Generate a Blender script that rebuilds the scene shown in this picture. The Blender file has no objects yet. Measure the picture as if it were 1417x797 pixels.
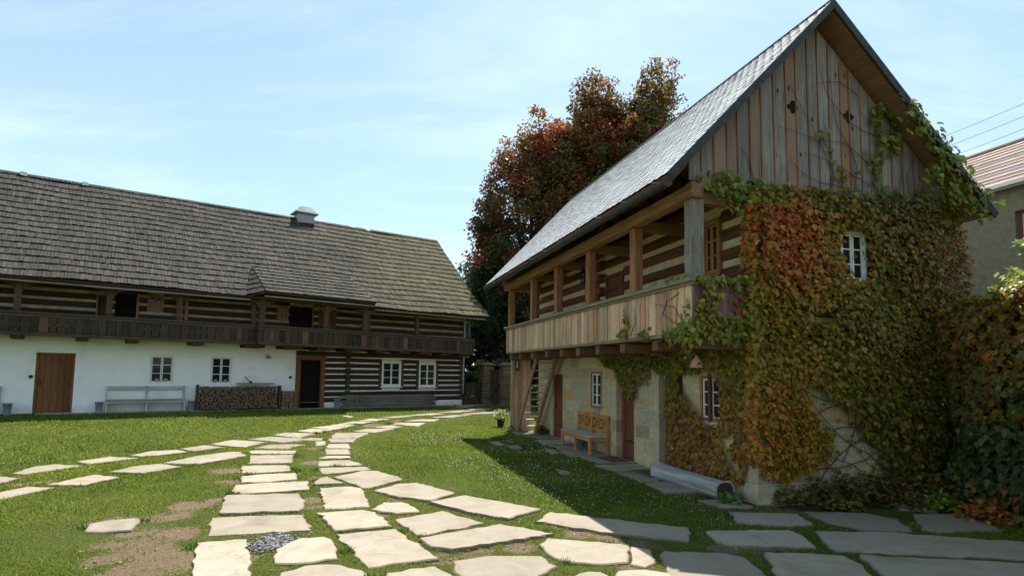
import bpy, math, random
import numpy as np
from mathutils import Vector, Matrix
random.seed(7); rng = np.random.default_rng(11)
STONES = [[(-9.43, 10.532),(-9.172, 10.602),(-8.668, 10.44),(-8.638, 9.996),(-8.827, 9.871)], [(-8.112, 9.002),(-8.031, 9.307),(-7.964, 9.758),(-7.445, 9.688),(-7.603, 8.822),(-7.702, 8.679)], [(-9.189, 10.861),(-9.412, 11.647),(-9.244, 11.946),(-8.552, 11.781),(-8.864, 10.754)], [(-8.993, 12.199),(-8.825, 12.948),(-8.112, 12.844),(-8.541, 11.941)], [(-7.75, 9.859),(-7.726, 10.509),(-7.651, 10.847),(-7.038, 10.635),(-7.157, 9.921)], [(-8.565, 13.237),(-8.428, 13.851),(-7.985, 14.128),(-7.6, 13.879),(-8.169, 13.066)], [(-7.584, 11.122),(-7.511, 11.712),(-7.181, 12.088),(-6.59, 11.787),(-6.881, 11.039)], [(-8.065, 14.268),(-7.756, 14.853),(-7.112, 14.661),(-7.55, 14.007)], [(-7.245, 12.282),(-7.102, 13.402),(-6.75, 14.114),(-6.516, 14.138),(-6.018, 13.423),(-6.462, 12.116)], [(-7.755, 15.097),(-7.536, 15.868),(-6.536, 15.79),(-6.708, 14.822)], [(-7.236, 16.043),(-6.83, 16.66),(-5.919, 16.65),(-5.596, 16.348),(-6.077, 15.761)], [(-6.9, 16.915),(-6.723, 17.499),(-5.861, 17.546),(-5.984, 16.631)], [(-6.484, 17.78),(-6.318, 18.299),(-5.572, 18.469),(-5.788, 17.67)], [(-6.348, 18.498),(-5.989, 19.016),(-5.244, 19.025),(-5.542, 18.374)], [(-6.079, 19.036),(-5.771, 19.674),(-5.157, 19.628),(-5.334, 19.047)], [(-6.424, 14.691),(-6.345, 15.337),(-5.915, 15.609),(-5.389, 15.559),(-5.608, 14.645)], [(-6.34, 14.156),(-6.219, 14.442),(-5.248, 14.446),(-5.056, 13.845),(-6.065, 13.748)], [(-6.021, 13.586),(-5.024, 13.68),(-4.641, 12.438),(-5.498, 12.364)], [(-5.519, 12.098),(-4.603, 12.34),(-4.29, 11.581),(-4.871, 11.249),(-5.129, 11.229)], [(-5.007, 10.968),(-4.659, 11.21),(-4.133, 11.363),(-3.857, 10.744),(-4.279, 10.42),(-4.716, 10.342)], [(-4.739, 10.156),(-4.447, 10.291),(-3.592, 10.517),(-3.347, 9.817),(-3.924, 9.575),(-4.449, 9.462)], [(-4.454, 9.289),(-3.411, 9.529),(-3.173, 9.095),(-2.968, 8.523),(-2.974, 8.339),(-3.897, 8.099),(-3.979, 8.123)], [(-3.983, 7.928),(-3.593, 8.045),(-2.822, 8.115),(-2.447, 7.38),(-3.112, 7.201),(-3.61, 7.1)], [(-3.576, 6.812),(-3.073, 6.977),(-2.701, 6.22),(-2.282, 5.391),(-2.856, 5.37),(-3.189, 6.041)], [(-2.578, 6.571),(-2.473, 7.016),(-2.215, 7.102),(-2.02, 6.864),(-1.807, 6.299),(-2.134, 6.123),(-2.404, 6.112)], [(-5.89, 16.276),(-5.72, 16.704),(-5.322, 16.712),(-5.253, 16.28),(-5.516, 16.221)], [(-5.371, 16.106),(-5.138, 16.255),(-4.855, 15.479),(-5.094, 15.347)], [(-2.24, 5.855),(-2.08, 6.07),(-1.732, 6.124),(-1.454, 5.959),(-1.342, 5.614),(-2.026, 5.524),(-2.144, 5.585)], [(-5.122, 7.158),(-5.308, 7.498),(-5.199, 7.666),(-4.906, 7.825),(-4.761, 7.651),(-4.628, 7.272),(-4.899, 7.147)], [(-5.192, 16.845),(-5.357, 17.863),(-4.357, 18.236),(-4.47, 17.024)], [(-4.937, 18.318),(-4.684, 18.897),(-3.938, 19.274),(-3.723, 19.467),(-4.209, 18.282)], [(-4.544, 19.344),(-4.087, 19.987),(-3.606, 19.747),(-4.016, 19.247)], [(-4.175, 20.196),(-3.884, 20.752),(-3.01, 20.973),(-3.227, 20.067)], [(-3.834, 20.967),(-3.311, 21.726),(-2.689, 22.06),(-2.792, 21.393)], [(-5.804, 19.602),(-5.493, 20.337),(-4.82, 20.494),(-5.029, 19.916)], [(-5.404, 20.502),(-5.091, 21.235),(-4.37, 21.341),(-4.697, 20.737)], [(-4.952, 21.435),(-4.207, 22.434),(-3.635, 22.535),(-4.263, 21.738)], [(-4.13, 22.547),(-3.219, 23.805),(-2.606, 23.907),(-3.297, 22.922)], [(-3.083, 23.958),(-2.098, 25.303),(-1.445, 25.5),(-2.23, 24.351)], [(-2.008, 25.563),(-1.391, 26.562),(-0.811, 26.581),(-1.238, 25.81)], [(-3.101, 22.245),(-2.348, 23.429),(-1.563, 23.949),(-2.27, 22.679)], [(-2.116, 23.699),(-1.203, 25.109),(-0.11, 26.122),(0.005, 25.57),(-1.162, 24.302)], [(-2.757, 27.417),(-2.104, 28.303),(-1.679, 27.452),(-2.308, 26.418)], [(-6.204, 21.387),(-6.054, 21.683),(-5.733, 21.376),(-5.845, 21.112)], [(-5.167, 16.65),(-4.416, 16.823),(-4.323, 16.083),(-4.924, 15.99)], [(-4.912, 15.734),(-4.38, 15.911),(-4.077, 14.947),(-4.675, 14.885)], [(-4.601, 14.652),(-4.056, 14.755),(-3.793, 13.923),(-4.324, 13.788)], [(-4.333, 13.187),(-4.244, 13.63),(-3.743, 13.636),(-3.617, 13.29)], [(-4.075, 12.418),(-4.181, 12.901),(-3.566, 13.104),(-3.127, 12.499),(-3.181, 12.293),(-3.953, 12.131)], [(-3.902, 11.977),(-2.984, 12.147),(-2.759, 11.822),(-3.488, 11.245),(-3.6, 11.292)], [(-3.456, 10.408),(-3.461, 10.722),(-3.388, 10.932),(-2.92, 10.375),(-3.379, 10.206)], [(-3.312, 10.99),(-2.87, 11.694),(-2.608, 11.655),(-1.983, 10.881),(-2.05, 10.627),(-2.366, 10.032),(-2.483, 9.981)], [(-3.179, 9.87),(-2.724, 10.073),(-2.488, 9.916),(-2.032, 8.656),(-2.642, 8.464)], [(-2.259, 9.765),(-1.959, 10.396),(-1.663, 10.511),(-0.897, 9.652),(-1.189, 9.04),(-1.741, 9.274)], [(-1.994, 8.501),(-1.913, 8.961),(-1.645, 8.977),(-1.506, 8.85),(-1.258, 8.361),(-1.579, 8.255)], [(-2.693, 8.237),(-2.083, 8.42),(-1.87, 8.283),(-1.492, 7.57),(-2.153, 7.337)], [(-1.215, 8.952),(-0.716, 9.469),(0.468, 8.641),(-0.013, 8.032),(-0.591, 8.354)], [(-1.53, 7.924),(-0.963, 8.452),(-0.317, 7.857),(-1.001, 7.214),(-1.124, 7.208)], [(-2.095, 7.195),(-1.425, 7.478),(-0.743, 6.386),(-1.426, 6.051)], [(-1.072, 7.082),(-0.112, 7.765),(0.572, 7.323),(-0.634, 6.657),(-0.874, 6.74)], [(0.34, 7.919),(0.572, 8.468),(0.988, 8.276),(2.328, 7.722),(2.232, 7.35),(2.145, 7.094),(1.769, 7.214),(1.253, 7.421)], [(0.346, 6.905),(0.454, 7.152),(0.936, 7.038),(1.319, 6.976),(1.398, 6.901),(1.263, 6.309),(0.899, 6.23),(0.573, 6.323),(0.431, 6.541)], [(1.411, 6.876),(1.617, 6.785),(1.574, 6.544),(1.562, 6.321),(1.414, 6.168),(1.277, 6.258)], [(-0.598, 6.308),(-0.227, 6.476),(0.355, 6.475),(0.509, 6.152),(0.379, 5.957),(0.246, 5.809),(-0.44, 5.715)], [(0.622, 5.847),(0.8, 6.013),(0.933, 6.002),(0.996, 5.898),(0.928, 5.646),(0.625, 5.634)], [(1.049, 5.9),(1.097, 6.016),(1.393, 6.079),(1.672, 5.962),(1.605, 5.636),(0.998, 5.614)], [(-1.211, 5.895),(-0.765, 6.139),(-0.555, 5.885),(-0.565, 5.514),(-1.078, 5.496)], [(1.667, 6.599),(1.75, 6.741),(2.442, 6.681),(2.602, 6.544),(2.599, 5.871),(1.592, 5.833)], [(2.512, 7.579),(3.605, 7.633),(3.658, 7.387),(3.579, 6.914),(2.624, 6.998),(2.486, 7.158)], [(2.881, 6.7),(3.713, 6.591),(3.734, 6.277),(3.6, 5.834),(2.646, 5.799)], [(3.965, 7.715),(4.843, 7.693),(6.313, 7.278),(6.239, 6.897),(5.751, 6.564),(4.814, 6.686),(3.775, 6.809),(3.751, 6.996)], [(3.203, 8.629),(4.189, 8.601),(4.11, 7.993),(3.735, 7.904),(3.082, 8.01)], [(4.378, 8.778),(5.23, 8.742),(5.5, 8.358),(5.247, 7.713),(4.701, 7.751),(4.326, 8.118)], [(5.928, 8.698),(6.728, 8.742),(6.533, 7.842),(5.531, 7.663),(5.454, 7.855)], [(3.931, 6.677),(4.72, 6.558),(5.579, 6.448),(5.318, 5.898),(3.709, 5.838)], [(6.036, 9.322),(6.691, 9.361),(6.435, 8.894),(5.895, 8.95)], [(3.001, 9.43),(3.486, 9.499),(3.742, 9.057),(3.639, 8.908),(3.146, 8.915)], [(-0.58, 16.638),(-0.338, 16.836),(-0.123, 16.037),(-0.314, 15.71)], [(-0.122, 15.882),(0.194, 16.071),(0.375, 15.342),(0.109, 15.174)], [(0.878, 15.538),(1.165, 15.281),(1.23, 14.488),(0.988, 14.34)], [(0.928, 12.137),(1.13, 12.065),(1.206, 11.65),(0.998, 11.554)]]
SOIL = [(-4.23, 6.96, 0.55),(-4.58, 8.07, 0.35),(-4.66, 8.67, 0.3),(-5.14, 7.74, 0.3),(-3.56, 6.2, 0.45),(-3.65, 5.87, 0.4),(-4.23, 6.29, 0.25),(-5.37, 7.54, 0.15),(-5.57, 11.61, 0.35),(-4.97, 10.52, 0.25),(-4.49, 9.07, 0.15),(-4.21, 12.65, 0.3),(-3.58, 10.98, 0.2),(-3.1, 9.16, 0.3),(-2.85, 8.69, 0.2),(-4.9, 14.94, 0.3),(-2.77, 6.36, 0.12),(-4.99, 17.84, 0.35),(-5.76, 18.17, 0.3),(-4.58, 19.87, 0.5),(-3.79, 20.9, 0.5),(-0.74, 6.44, 0.25),(-0.36, 6.66, 0.25),(0.13, 6.84, 0.2),(0.87, 7.45, 0.2),(1.21, 7.31, 0.2),(1.6, 7.08, 0.2),(2.49, 6.92, 0.2),(3.0, 6.95, 0.25),(-1.81, 9.24, 0.2),(-1.77, 8.31, 0.12),(-1.11, 7.95, 0.1),(-0.03, 6.01, 0.15),(1.32, 6.18, 0.2),(-1.4, 6.29, 0.08),(-8.34, 10.08, 0.2),(-8.14, 10.29, 0.2),(-2.67, 6.89, 0.2),(6.97, 19.91, 0.1),(3.03, 10.1, 0.2),(5.27, 9.68, 0.6),(6.26, 9.74, 0.6),(4.4, 9.11, 0.4),(6.55, 9.0, 0.4)]
V_MAIN = [(-0.122, 4.941),(0.272, 5.102),(1.138, 5.115),(2.362, 5.133),(4.018, 5.238),(4.276, 4.938),(4.276, 3.34),(4.021, 1.526),(3.877, 0.336),(3.217, 0.2),(2.687, 0.292),(2.376, 0.565),(2.02, 1.051),(1.663, 1.436),(1.135, 1.767),(0.669, 1.858),(0.841, 1.533),(1.309, 1.015),(1.178, 0.6),(0.86, 0.403),(0.414, 0.351),(0.171, 0.382),(-0.068, 0.468),(-0.106, 1.084),(-0.07, 2.564)]
V_CORNER = [(-1.11, 5.102),(-0.552, 5.209),(0.134, 5.185),(0.126, 4.881),(-0.153, 4.794),(-0.322, 4.54),(-0.562, 4.697),(-0.759, 4.832),(-1.06, 4.92)]
V_END = [(-1.107, 3.461),(-0.584, 3.537),(0.025, 3.642),(-0.003, 2.508),(-1.247, 2.553),(-1.321, 2.696),(-1.116, 2.815),(-1.138, 3.096)]
V_BARE = [(-0.772, 3.365),(-0.454, 3.405),(-0.297, 3.227),(-0.357, 2.947),(-0.597, 2.891),(-0.777, 3.055)]
V_SOFFIT = [(2.515, 6.765),(2.96, 6.698),(3.597, 6.321),(4.317, 5.607),(5.044, 5.21),(4.559, 4.858),(3.975, 4.848),(3.525, 5.132),(3.193, 5.617),(3.055, 6.056)]
V_BOARD = [(2.267, 6.515),(2.688, 6.905),(2.975, 7.082),(3.0, 6.279),(2.622, 5.575),(2.77, 5.302),(2.455, 5.427),(2.147, 5.588),(2.403, 6.008),(2.609, 6.296)]
V_BOARD2 = [(1.301, 6.321),(1.476, 6.152),(1.604, 5.529),(1.941, 5.501),(2.022, 5.228),(1.772, 5.165),(1.445, 5.321),(1.34, 5.753)]
V_HOLE = [(2.177, 2.039),(0.857, 2.019),(0.881, 1.113),(1.213, 1.107),(1.608, 1.336),(1.935, 1.628)]
V_HOLE2 = [(0.806, 0.949),(0.533, 1.05),(0.462, 0.915),(0.617, 0.754),(0.472, 0.585),(0.331, 0.444),(0.441, 0.38),(0.737, 0.594)]
V_SIDE = [(5.891, 2.45),(4.011, 2.635),(1.963, 2.664),(-0.032, 2.564),(-0.033, 0.505),(0.203, 0.58),(0.337, 0.259),(1.219, 0.047),(2.471, 0.258),(2.505, 1.39),(2.604, 1.935),(3.27, 2.08),(3.429, 1.801),(3.748, 2.032),(3.886, 1.55),(4.161, 1.36),(4.517, 1.609),(4.816, 2.028),(5.543, 2.242)]
STONE_GAP = [(1.171, 1.944),(2.193, 1.53),(2.756, 0.434),(1.113, 0.371),(1.105, 0.949),(0.658, 1.533)]
C_RED = [(0.415, 4.181)]
C_OR = [(0.231, 1.078)]
C_DR = [(3.701, 4.228)]
C_GR = [(3.192, 1.156)]
C_GR2 = [(1.522, 3.461)]
Q = [(0.832, 6.525),(2.0, 6.518)]
CAMR = [[0.9999082, -0.0135506, -0.0], [-0.0011226, -0.0828368, -0.9965625], [0.013504, 0.996471, -0.0828444]]
CAM = {'lens': 20.324629498941427, 'shift': 0.03499367757110025, 'eye': 2.0}
OR = [3.8933, 9.2294]
OL = [-15.0829, 19.383, 0.4715]
RR = 0.27219657403888603
RL = 0.6476261638222615
WIRES = [[[18.63, 30.38, 13.12], [16.04, 9.87, 10.0]], [[19.64, 30.4, 12.96], [15.27, 9.92, 9.37]], [[20.39, 30.42, 12.72], [14.7, 9.97, 8.81]], [[20.66, 30.44, 12.49], [14.51, 10.01, 8.38]]]
SUN=5.0;SKYS=.092;EXPO=1.03;CLOC=(.3,.2,0);BASEV=.07;CLOUD=(6.9,7.6,7.8);SKYTINT=(.88,1.07,1.0)

scene = bpy.context.scene
col = scene.collection
R_ = math.radians
# ------------------------------------------------------------------ frames
aR = np.array([-math.sin(RR), math.cos(RR)]); gR = np.array([math.cos(RR), math.sin(RR)])
aL = np.array([math.cos(RL), math.sin(RL)]); nL = np.array([math.sin(RL), -math.cos(RL)])
def rw(a, b, h=0.): return (OR[0]+a*aR[0]+b*gR[0], OR[1]+a*aR[1]+b*gR[1], h)
def lw(s, q, h=0.): return (OL[0]+s*aL[0]-q*nL[0], OL[1]+s*aL[1]-q*nL[1], OL[2]+h)
def zg(x, y):
    x = np.asarray(x, float); y = np.asarray(y, float)
    dx, dy = x-OL[0], y-OL[1]
    s = dx*aL[0]+dy*aL[1]; w = dx*nL[0]+dy*nL[1]
    t = np.clip((w-1)/8.3, 0, 1); t = t*t*(3-2*t)
    return (.445-.006*np.clip(s, -6, 18))*(1-t)
def zf(x, y): return float(zg(x, y))
# ------------------------------------------------------------------ object helpers
def tag(o, label=None, cat=None, group=None, kind=None):
    if label: o['label'] = label
    if cat: o['category'] = cat
    if group: o['group'] = group
    if kind: o['kind'] = kind
    return o
def thing(name, label, cat, loc=(0,0,0), rz=0, group=None):
    o = bpy.data.objects.new(name, None); col.objects.link(o)
    o.location = loc; o.rotation_euler = (0,0,rz); o.empty_display_size = .1
    return tag(o, label, cat, group)
def copy_tree(o, parent=None):
    c = o.copy(); col.objects.link(c); c.parent = parent
    for ch in list(o.children): copy_tree(ch, c)
    return c
class MB:
    def __init__(s): s.v=[]; s.f=[]
    def add(s, vs, fs):
        n=len(s.v); s.v.extend(tuple(map(float,v)) for v in vs); s.f.extend([tuple(i+n for i in f) for f in fs])
    BF=[(0,3,2,1),(4,5,6,7),(0,1,5,4),(1,2,6,5),(2,3,7,6),(3,0,4,7)]
    def box(s,x0,x1,y0,y1,z0,z1,j=.0012):
        r=lambda: random.uniform(-j,j)
        x0-=r();x1+=r();y0-=r();y1+=r();z0-=r();z1+=r()
        s.add([(x0,y0,z0),(x1,y0,z0),(x1,y1,z0),(x0,y1,z0),(x0,y0,z1),(x1,y0,z1),(x1,y1,z1),(x0,y1,z1)],MB.BF)
    def hexa(s, p): s.add(p, MB.BF)
    def beam(s,p0,p1,w,h,up=(0,0,1),j=.001):
        p0=Vector(p0);p1=Vector(p1);d=(p1-p0).normalized();u=Vector(up)
        sx=d.cross(u)
        if sx.length<1e-4: sx=d.cross(Vector((1,0,0)))
        sx.normalize();uy=sx.cross(d).normalized()
        w=w/2+random.uniform(-j,j);h=h/2+random.uniform(-j,j)
        ps=[]
        for p in (p0,p1):
            for a,b in ((-w,-h),(w,-h),(w,h),(-w,h)): ps.append(p+sx*a+uy*b)
        s.add(ps,[(0,1,2,3),(7,6,5,4),(0,4,5,1),(1,5,6,2),(2,6,7,3),(3,7,4,0)])
    def tube(s,pts,rs,n=6,cap=True):
        pts=[Vector(p) for p in pts]
        if not hasattr(rs,'__len__'): rs=[rs]*len(pts)
        base=len(s.v);vs=[];ref=Vector((.31,.17,.93))
        for i,p in enumerate(pts):
            d=(pts[min(i+1,len(pts)-1)]-pts[max(i-1,0)])
            if d.length<1e-7: d=Vector((0,0,1))
            d.normalize();r0=ref if abs(d.dot(ref))<.95 else Vector((1,0,0))
            x=d.cross(r0).normalized();y=d.cross(x)
            for k in range(n):
                a=2*math.pi*k/n; vs.append(p+(x*math.cos(a)+y*math.sin(a))*rs[i])
        fs=[]
        for i in range(len(pts)-1):
            for k in range(n):
                k2=(k+1)%n; fs.append((i*n+k,i*n+k2,(i+1)*n+k2,(i+1)*n+k))
        if cap: fs.append(tuple(range(n))[::-1]); fs.append(tuple((len(pts)-1)*n+k for k in range(n)))
        s.add(vs,fs)
    def lathe(s,prof,c=(0,0,0),n=16,caps=True):
        vs=[];fs=[]
        for r,z in prof:
            for k in range(n):
                a=2*math.pi*k/n;vs.append((c[0]+r*math.cos(a),c[1]+r*math.sin(a),c[2]+z))
        for i in range(len(prof)-1):
            for k in range(n):
                k2=(k+1)%n;fs.append((i*n+k,i*n+k2,(i+1)*n+k2,(i+1)*n+k))
        if caps: fs.append(tuple(range(n))[::-1]);fs.append(tuple((len(prof)-1)*n+k for k in range(n)))
        s.add(vs,fs)
    def prism(s,poly,fn,n0,n1):
        n=len(poly)
        vs=[fn(u,n0,h) for u,h in poly]+[fn(u,n1,h) for u,h in poly]
        s.add(vs,[tuple(range(n))[::-1],tuple(range(n,2*n))]+[(i,(i+1)%n,n+(i+1)%n,n+i) for i in range(n)])
    def pbox(s,P,u0,u1,n0,n1,h0,h1,j=.0012):
        r=lambda: random.uniform(-j,j)
        u0-=r();u1+=r();n0-=r();n1+=r();h0-=r();h1+=r()
        s.add([P(u0,n0,h0),P(u1,n0,h0),P(u1,n1,h0),P(u0,n1,h0),P(u0,n0,h1),P(u1,n0,h1),P(u1,n1,h1),P(u0,n1,h1)],MB.BF)
    def build(s,name,mat,parent=None,bevel=0,smooth=False,seg=1,loc=None,rz=0):
        me=bpy.data.meshes.new(name);me.from_pydata(s.v,[],s.f);me.materials.append(mat);me.update()
        if smooth: me.polygons.foreach_set('use_smooth',[True]*len(me.polygons))
        o=bpy.data.objects.new(name,me);col.objects.link(o)
        if parent is not None: o.parent=parent
        if loc: o.location=loc
        if rz: o.rotation_euler=(0,0,rz)
        if bevel:
            m=o.modifiers.new('bevel','BEVEL');m.width=bevel;m.segments=seg;m.limit_method='ANGLE';m.angle_limit=R_(40)
        return o
def fast_mesh(name,V,F,mat,parent=None,colr=None,attr='col',smooth=False):
    V=np.asarray(V,np.float32);F=np.asarray(F,np.int32);k=F.shape[1]
    me=bpy.data.meshes.new(name)
    me.vertices.add(len(V));me.vertices.foreach_set('co',V.ravel())
    me.loops.add(F.size);me.loops.foreach_set('vertex_index',F.ravel())
    me.polygons.add(len(F));me.polygons.foreach_set('loop_start',np.arange(0,F.size,k,dtype=np.int32))
    me.polygons.foreach_set('loop_total',np.full(len(F),k,np.int32))
    if smooth: me.polygons.foreach_set('use_smooth',np.ones(len(F),bool))
    me.update(calc_edges=True)
    if colr is not None:
        c=np.ones((len(V),4),np.float32);c[:,:3]=colr
        ca=me.color_attributes.new(attr,'FLOAT_COLOR','POINT');ca.data.foreach_set('color',c.ravel())
    me.materials.append(mat)
    o=bpy.data.objects.new(name,me);col.objects.link(o)
    if parent is not None: o.parent=parent
    return o
# ------------------------------------------------------------------ materials
def newmat(name):
    m=bpy.data.materials.new(name);m.use_nodes=True;nt=m.node_tree;b=nt.nodes['Principled BSDF']
    return m,nt,b
def N(nt,t,**k):
    n=nt.nodes.new(t)
    for a,v in k.items():
        if a in n.inputs.keys() if isinstance(a,str) else False: n.inputs[a].default_value=v
        else: setattr(n,a,v)
    return n
def ramp(nt,stops):
    r=nt.nodes.new('ShaderNodeValToRGB');e=r.color_ramp.elements
    while len(e)<len(stops): e.new(.5)
    for i,(p,c) in enumerate(stops): e[i].position=p;e[i].color=(*c,1)
    return r
def mixc(nt,fac,a,b,mode='MIX'):
    m=nt.nodes.new('ShaderNodeMix');m.data_type='RGBA';m.blend_type=mode
    for sock,v in ((m.inputs[0],fac),(m.inputs[6],a),(m.inputs[7],b)):
        if hasattr(v,'is_linked') or hasattr(v,'links'): nt.links.new(v,sock)
        elif isinstance(v,(int,float)): sock.default_value=v
        else: sock.default_value=(*v,1)
    return m.outputs[2]
def math_(nt,op,a,b=None,c=None):
    m=nt.nodes.new('ShaderNodeMath');m.operation=op
    for i,v in enumerate((a,b,c)):
        if v is None: continue
        if hasattr(v,'links'): nt.links.new(v,m.inputs[i])
        else: m.inputs[i].default_value=v
    return m.outputs[0]
def wood(name,dark,light,grain='z',scale=1.,rough=.8,var=.35,grey=None,greyamt=.5,bump=.3,knots=0.,tint=None):
    """weathered timber: streaks along the grain, a different tone for every separate board"""
    m,nt,b=newmat(name);L=nt.links
    tc=N(nt,'ShaderNodeTexCoord');geo=N(nt,'ShaderNodeNewGeometry')
    off=N(nt,'ShaderNodeVectorMath',operation='SCALE');cmb=N(nt,'ShaderNodeCombineXYZ')
    for i in range(3): L.new(geo.outputs['Random Per Island'],cmb.inputs[i])
    L.new(cmb.outputs[0],off.inputs[0]);off.inputs['Scale'].default_value=37.
    add=N(nt,'ShaderNodeVectorMath',operation='ADD');L.new(tc.outputs['Object'],add.inputs[0]);L.new(off.outputs[0],add.inputs[1])
    mp=N(nt,'ShaderNodeMapping');L.new(add.outputs[0],mp.inputs[0])
    sc={'x':(.8,14,14),'y':(14,.8,14),'z':(14,14,.8)}[grain]
    mp.inputs['Scale'].default_value=tuple(q*scale for q in sc)
    no=N(nt,'ShaderNodeTexNoise');no.inputs['Scale'].default_value=2.2;no.inputs['Detail'].default_value=7;no.inputs['Roughness'].default_value=.65
    L.new(mp.outputs[0],no.inputs[0])
    r=ramp(nt,[(.28,dark),(.72,light)]);L.new(no.outputs[0],r.inputs[0])
    c=r.outputs[0]
    big=N(nt,'ShaderNodeTexNoise');big.inputs['Scale'].default_value=1.3;big.inputs['Detail'].default_value=4
    L.new(add.outputs[0],big.inputs[0])
    if grey:
        f=ramp(nt,[(.38,(0,0,0)),(.68,(1,1,1))]);L.new(big.outputs[0],f.inputs[0])
        f2=math_(nt,'MULTIPLY',f.outputs[0],greyamt);rr=math_(nt,'MULTIPLY',geo.outputs['Random Per Island'],greyamt)
        f3=math_(nt,'MINIMUM',math_(nt,'ADD',f2,rr),1.0)
        g=mixc(nt,1,grey,r.outputs[0],'OVERLAY') ; c=mixc(nt,f3,c,g)
    if tint:
        hs=math_(nt,'FRACT',math_(nt,'MULTIPLY',geo.outputs['Random Per Island'],7.31))
        hs=math_(nt,'POWER',hs,5.0); c=mixc(nt,hs,c,tint)
    if knots:
        vo=N(nt,'ShaderNodeTexVoronoi');mp2=N(nt,'ShaderNodeMapping');L.new(add.outputs[0],mp2.inputs[0])
        mp2.inputs['Scale'].default_value={'x':(.55,1.3,1.3),'y':(1.3,.55,1.3),'z':(1.3,1.3,.55)}[grain]
        L.new(mp2.outputs[0],vo.inputs[0]);vo.inputs['Scale'].default_value=3.4
        kr=ramp(nt,[(.05,(1,1,1)),(.13,(0,0,0))]);L.new(vo.outputs[0],kr.inputs[0])
        c=mixc(nt,math_(nt,'MULTIPLY',kr.outputs[0],knots),c,(.035,.018,.01))
    v=math_(nt,'MULTIPLY_ADD',geo.outputs['Random Per Island'],var*2,1-var)
    v2=math_(nt,'MULTIPLY',v,math_(nt,'MULTIPLY_ADD',big.outputs[0],.7,.65))
    cc=N(nt,'ShaderNodeCombineColor')
    for i in range(3): L.new(v2,cc.inputs[i])
    c=mixc(nt,1,c,cc.outputs[0],'MULTIPLY')
    L.new(c,b.inputs['Base Color']);b.inputs['Roughness'].default_value=rough
    b.inputs['Specular IOR Level'].default_value=.25
    bp=N(nt,'ShaderNodeBump');bp.inputs['Strength'].default_value=bump;bp.inputs['Distance'].default_value=.02
    L.new(no.outputs[0],bp.inputs['Height']);L.new(bp.outputs[0],b.inputs['Normal'])
    return m
def plain(name,c0,c1,scale=6,rough=.7,bump=.15,metal=0,spec=.3,dist=.01,stain=None,isl=0.):
    m,nt,b=newmat(name);L=nt.links;tc=N(nt,'ShaderNodeTexCoord')
    no=N(nt,'ShaderNodeTexNoise');no.inputs['Scale'].default_value=scale;no.inputs['Detail'].default_value=8;no.inputs['Roughness'].default_value=.6
    L.new(tc.outputs['Object'],no.inputs[0]);r=ramp(nt,[(.3,c0),(.7,c1)]);L.new(no.outputs[0],r.inputs[0]);c=r.outputs[0]
    if stain:
        n2=N(nt,'ShaderNodeTexNoise');n2.inputs['Scale'].default_value=stain[1];n2.inputs['Detail'].default_value=6;L.new(tc.outputs['Object'],n2.inputs[0])
        sr=ramp(nt,[(stain[2],(0,0,0)),(stain[2]+.2,(1,1,1))]);L.new(n2.outputs[0],sr.inputs[0]);c=mixc(nt,sr.outputs[0],c,stain[0])
    if isl:
        geo=N(nt,'ShaderNodeNewGeometry');v=math_(nt,'MULTIPLY_ADD',geo.outputs['Random Per Island'],isl*2,1-isl)
        cc=N(nt,'ShaderNodeCombineColor')
        for i in range(3): L.new(v,cc.inputs[i])
        c=mixc(nt,1,c,cc.outputs[0],'MULTIPLY')
    L.new(c,b.inputs['Base Color']);b.inputs['Roughness'].default_value=rough;b.inputs['Metallic'].default_value=metal
    b.inputs['Specular IOR Level'].default_value=spec
    if bump:
        bp=N(nt,'ShaderNodeBump');bp.inputs['Strength'].default_value=bump;bp.inputs['Distance'].default_value=dist
        L.new(no.outputs[0],bp.inputs['Height']);L.new(bp.outputs[0],b.inputs['Normal'])
    return m
def leafmat(name,trans=.35,rough=.45,spec=.35,gain=1.):
    m,nt,b=newmat(name);L=nt.links;at=N(nt,'ShaderNodeAttribute',attribute_name='col')
    c=at.outputs['Color']
    L.new(c,b.inputs['Base Color']);b.inputs['Roughness'].default_value=rough;b.inputs['Specular IOR Level'].default_value=spec
    tr=N(nt,'ShaderNodeBsdfTranslucent');g=N(nt,'ShaderNodeGamma');g.inputs[1].default_value=.8;L.new(c,g.inputs[0]);L.new(g.outputs[0],tr.inputs[0])
    mx=N(nt,'ShaderNodeMixShader');mx.inputs[0].default_value=trans;L.new(b.outputs[0],mx.inputs[1]);L.new(tr.outputs[0],mx.inputs[2])
    L.new(mx.outputs[0],nt.nodes['Material Output'].inputs[0]);return m
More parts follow.
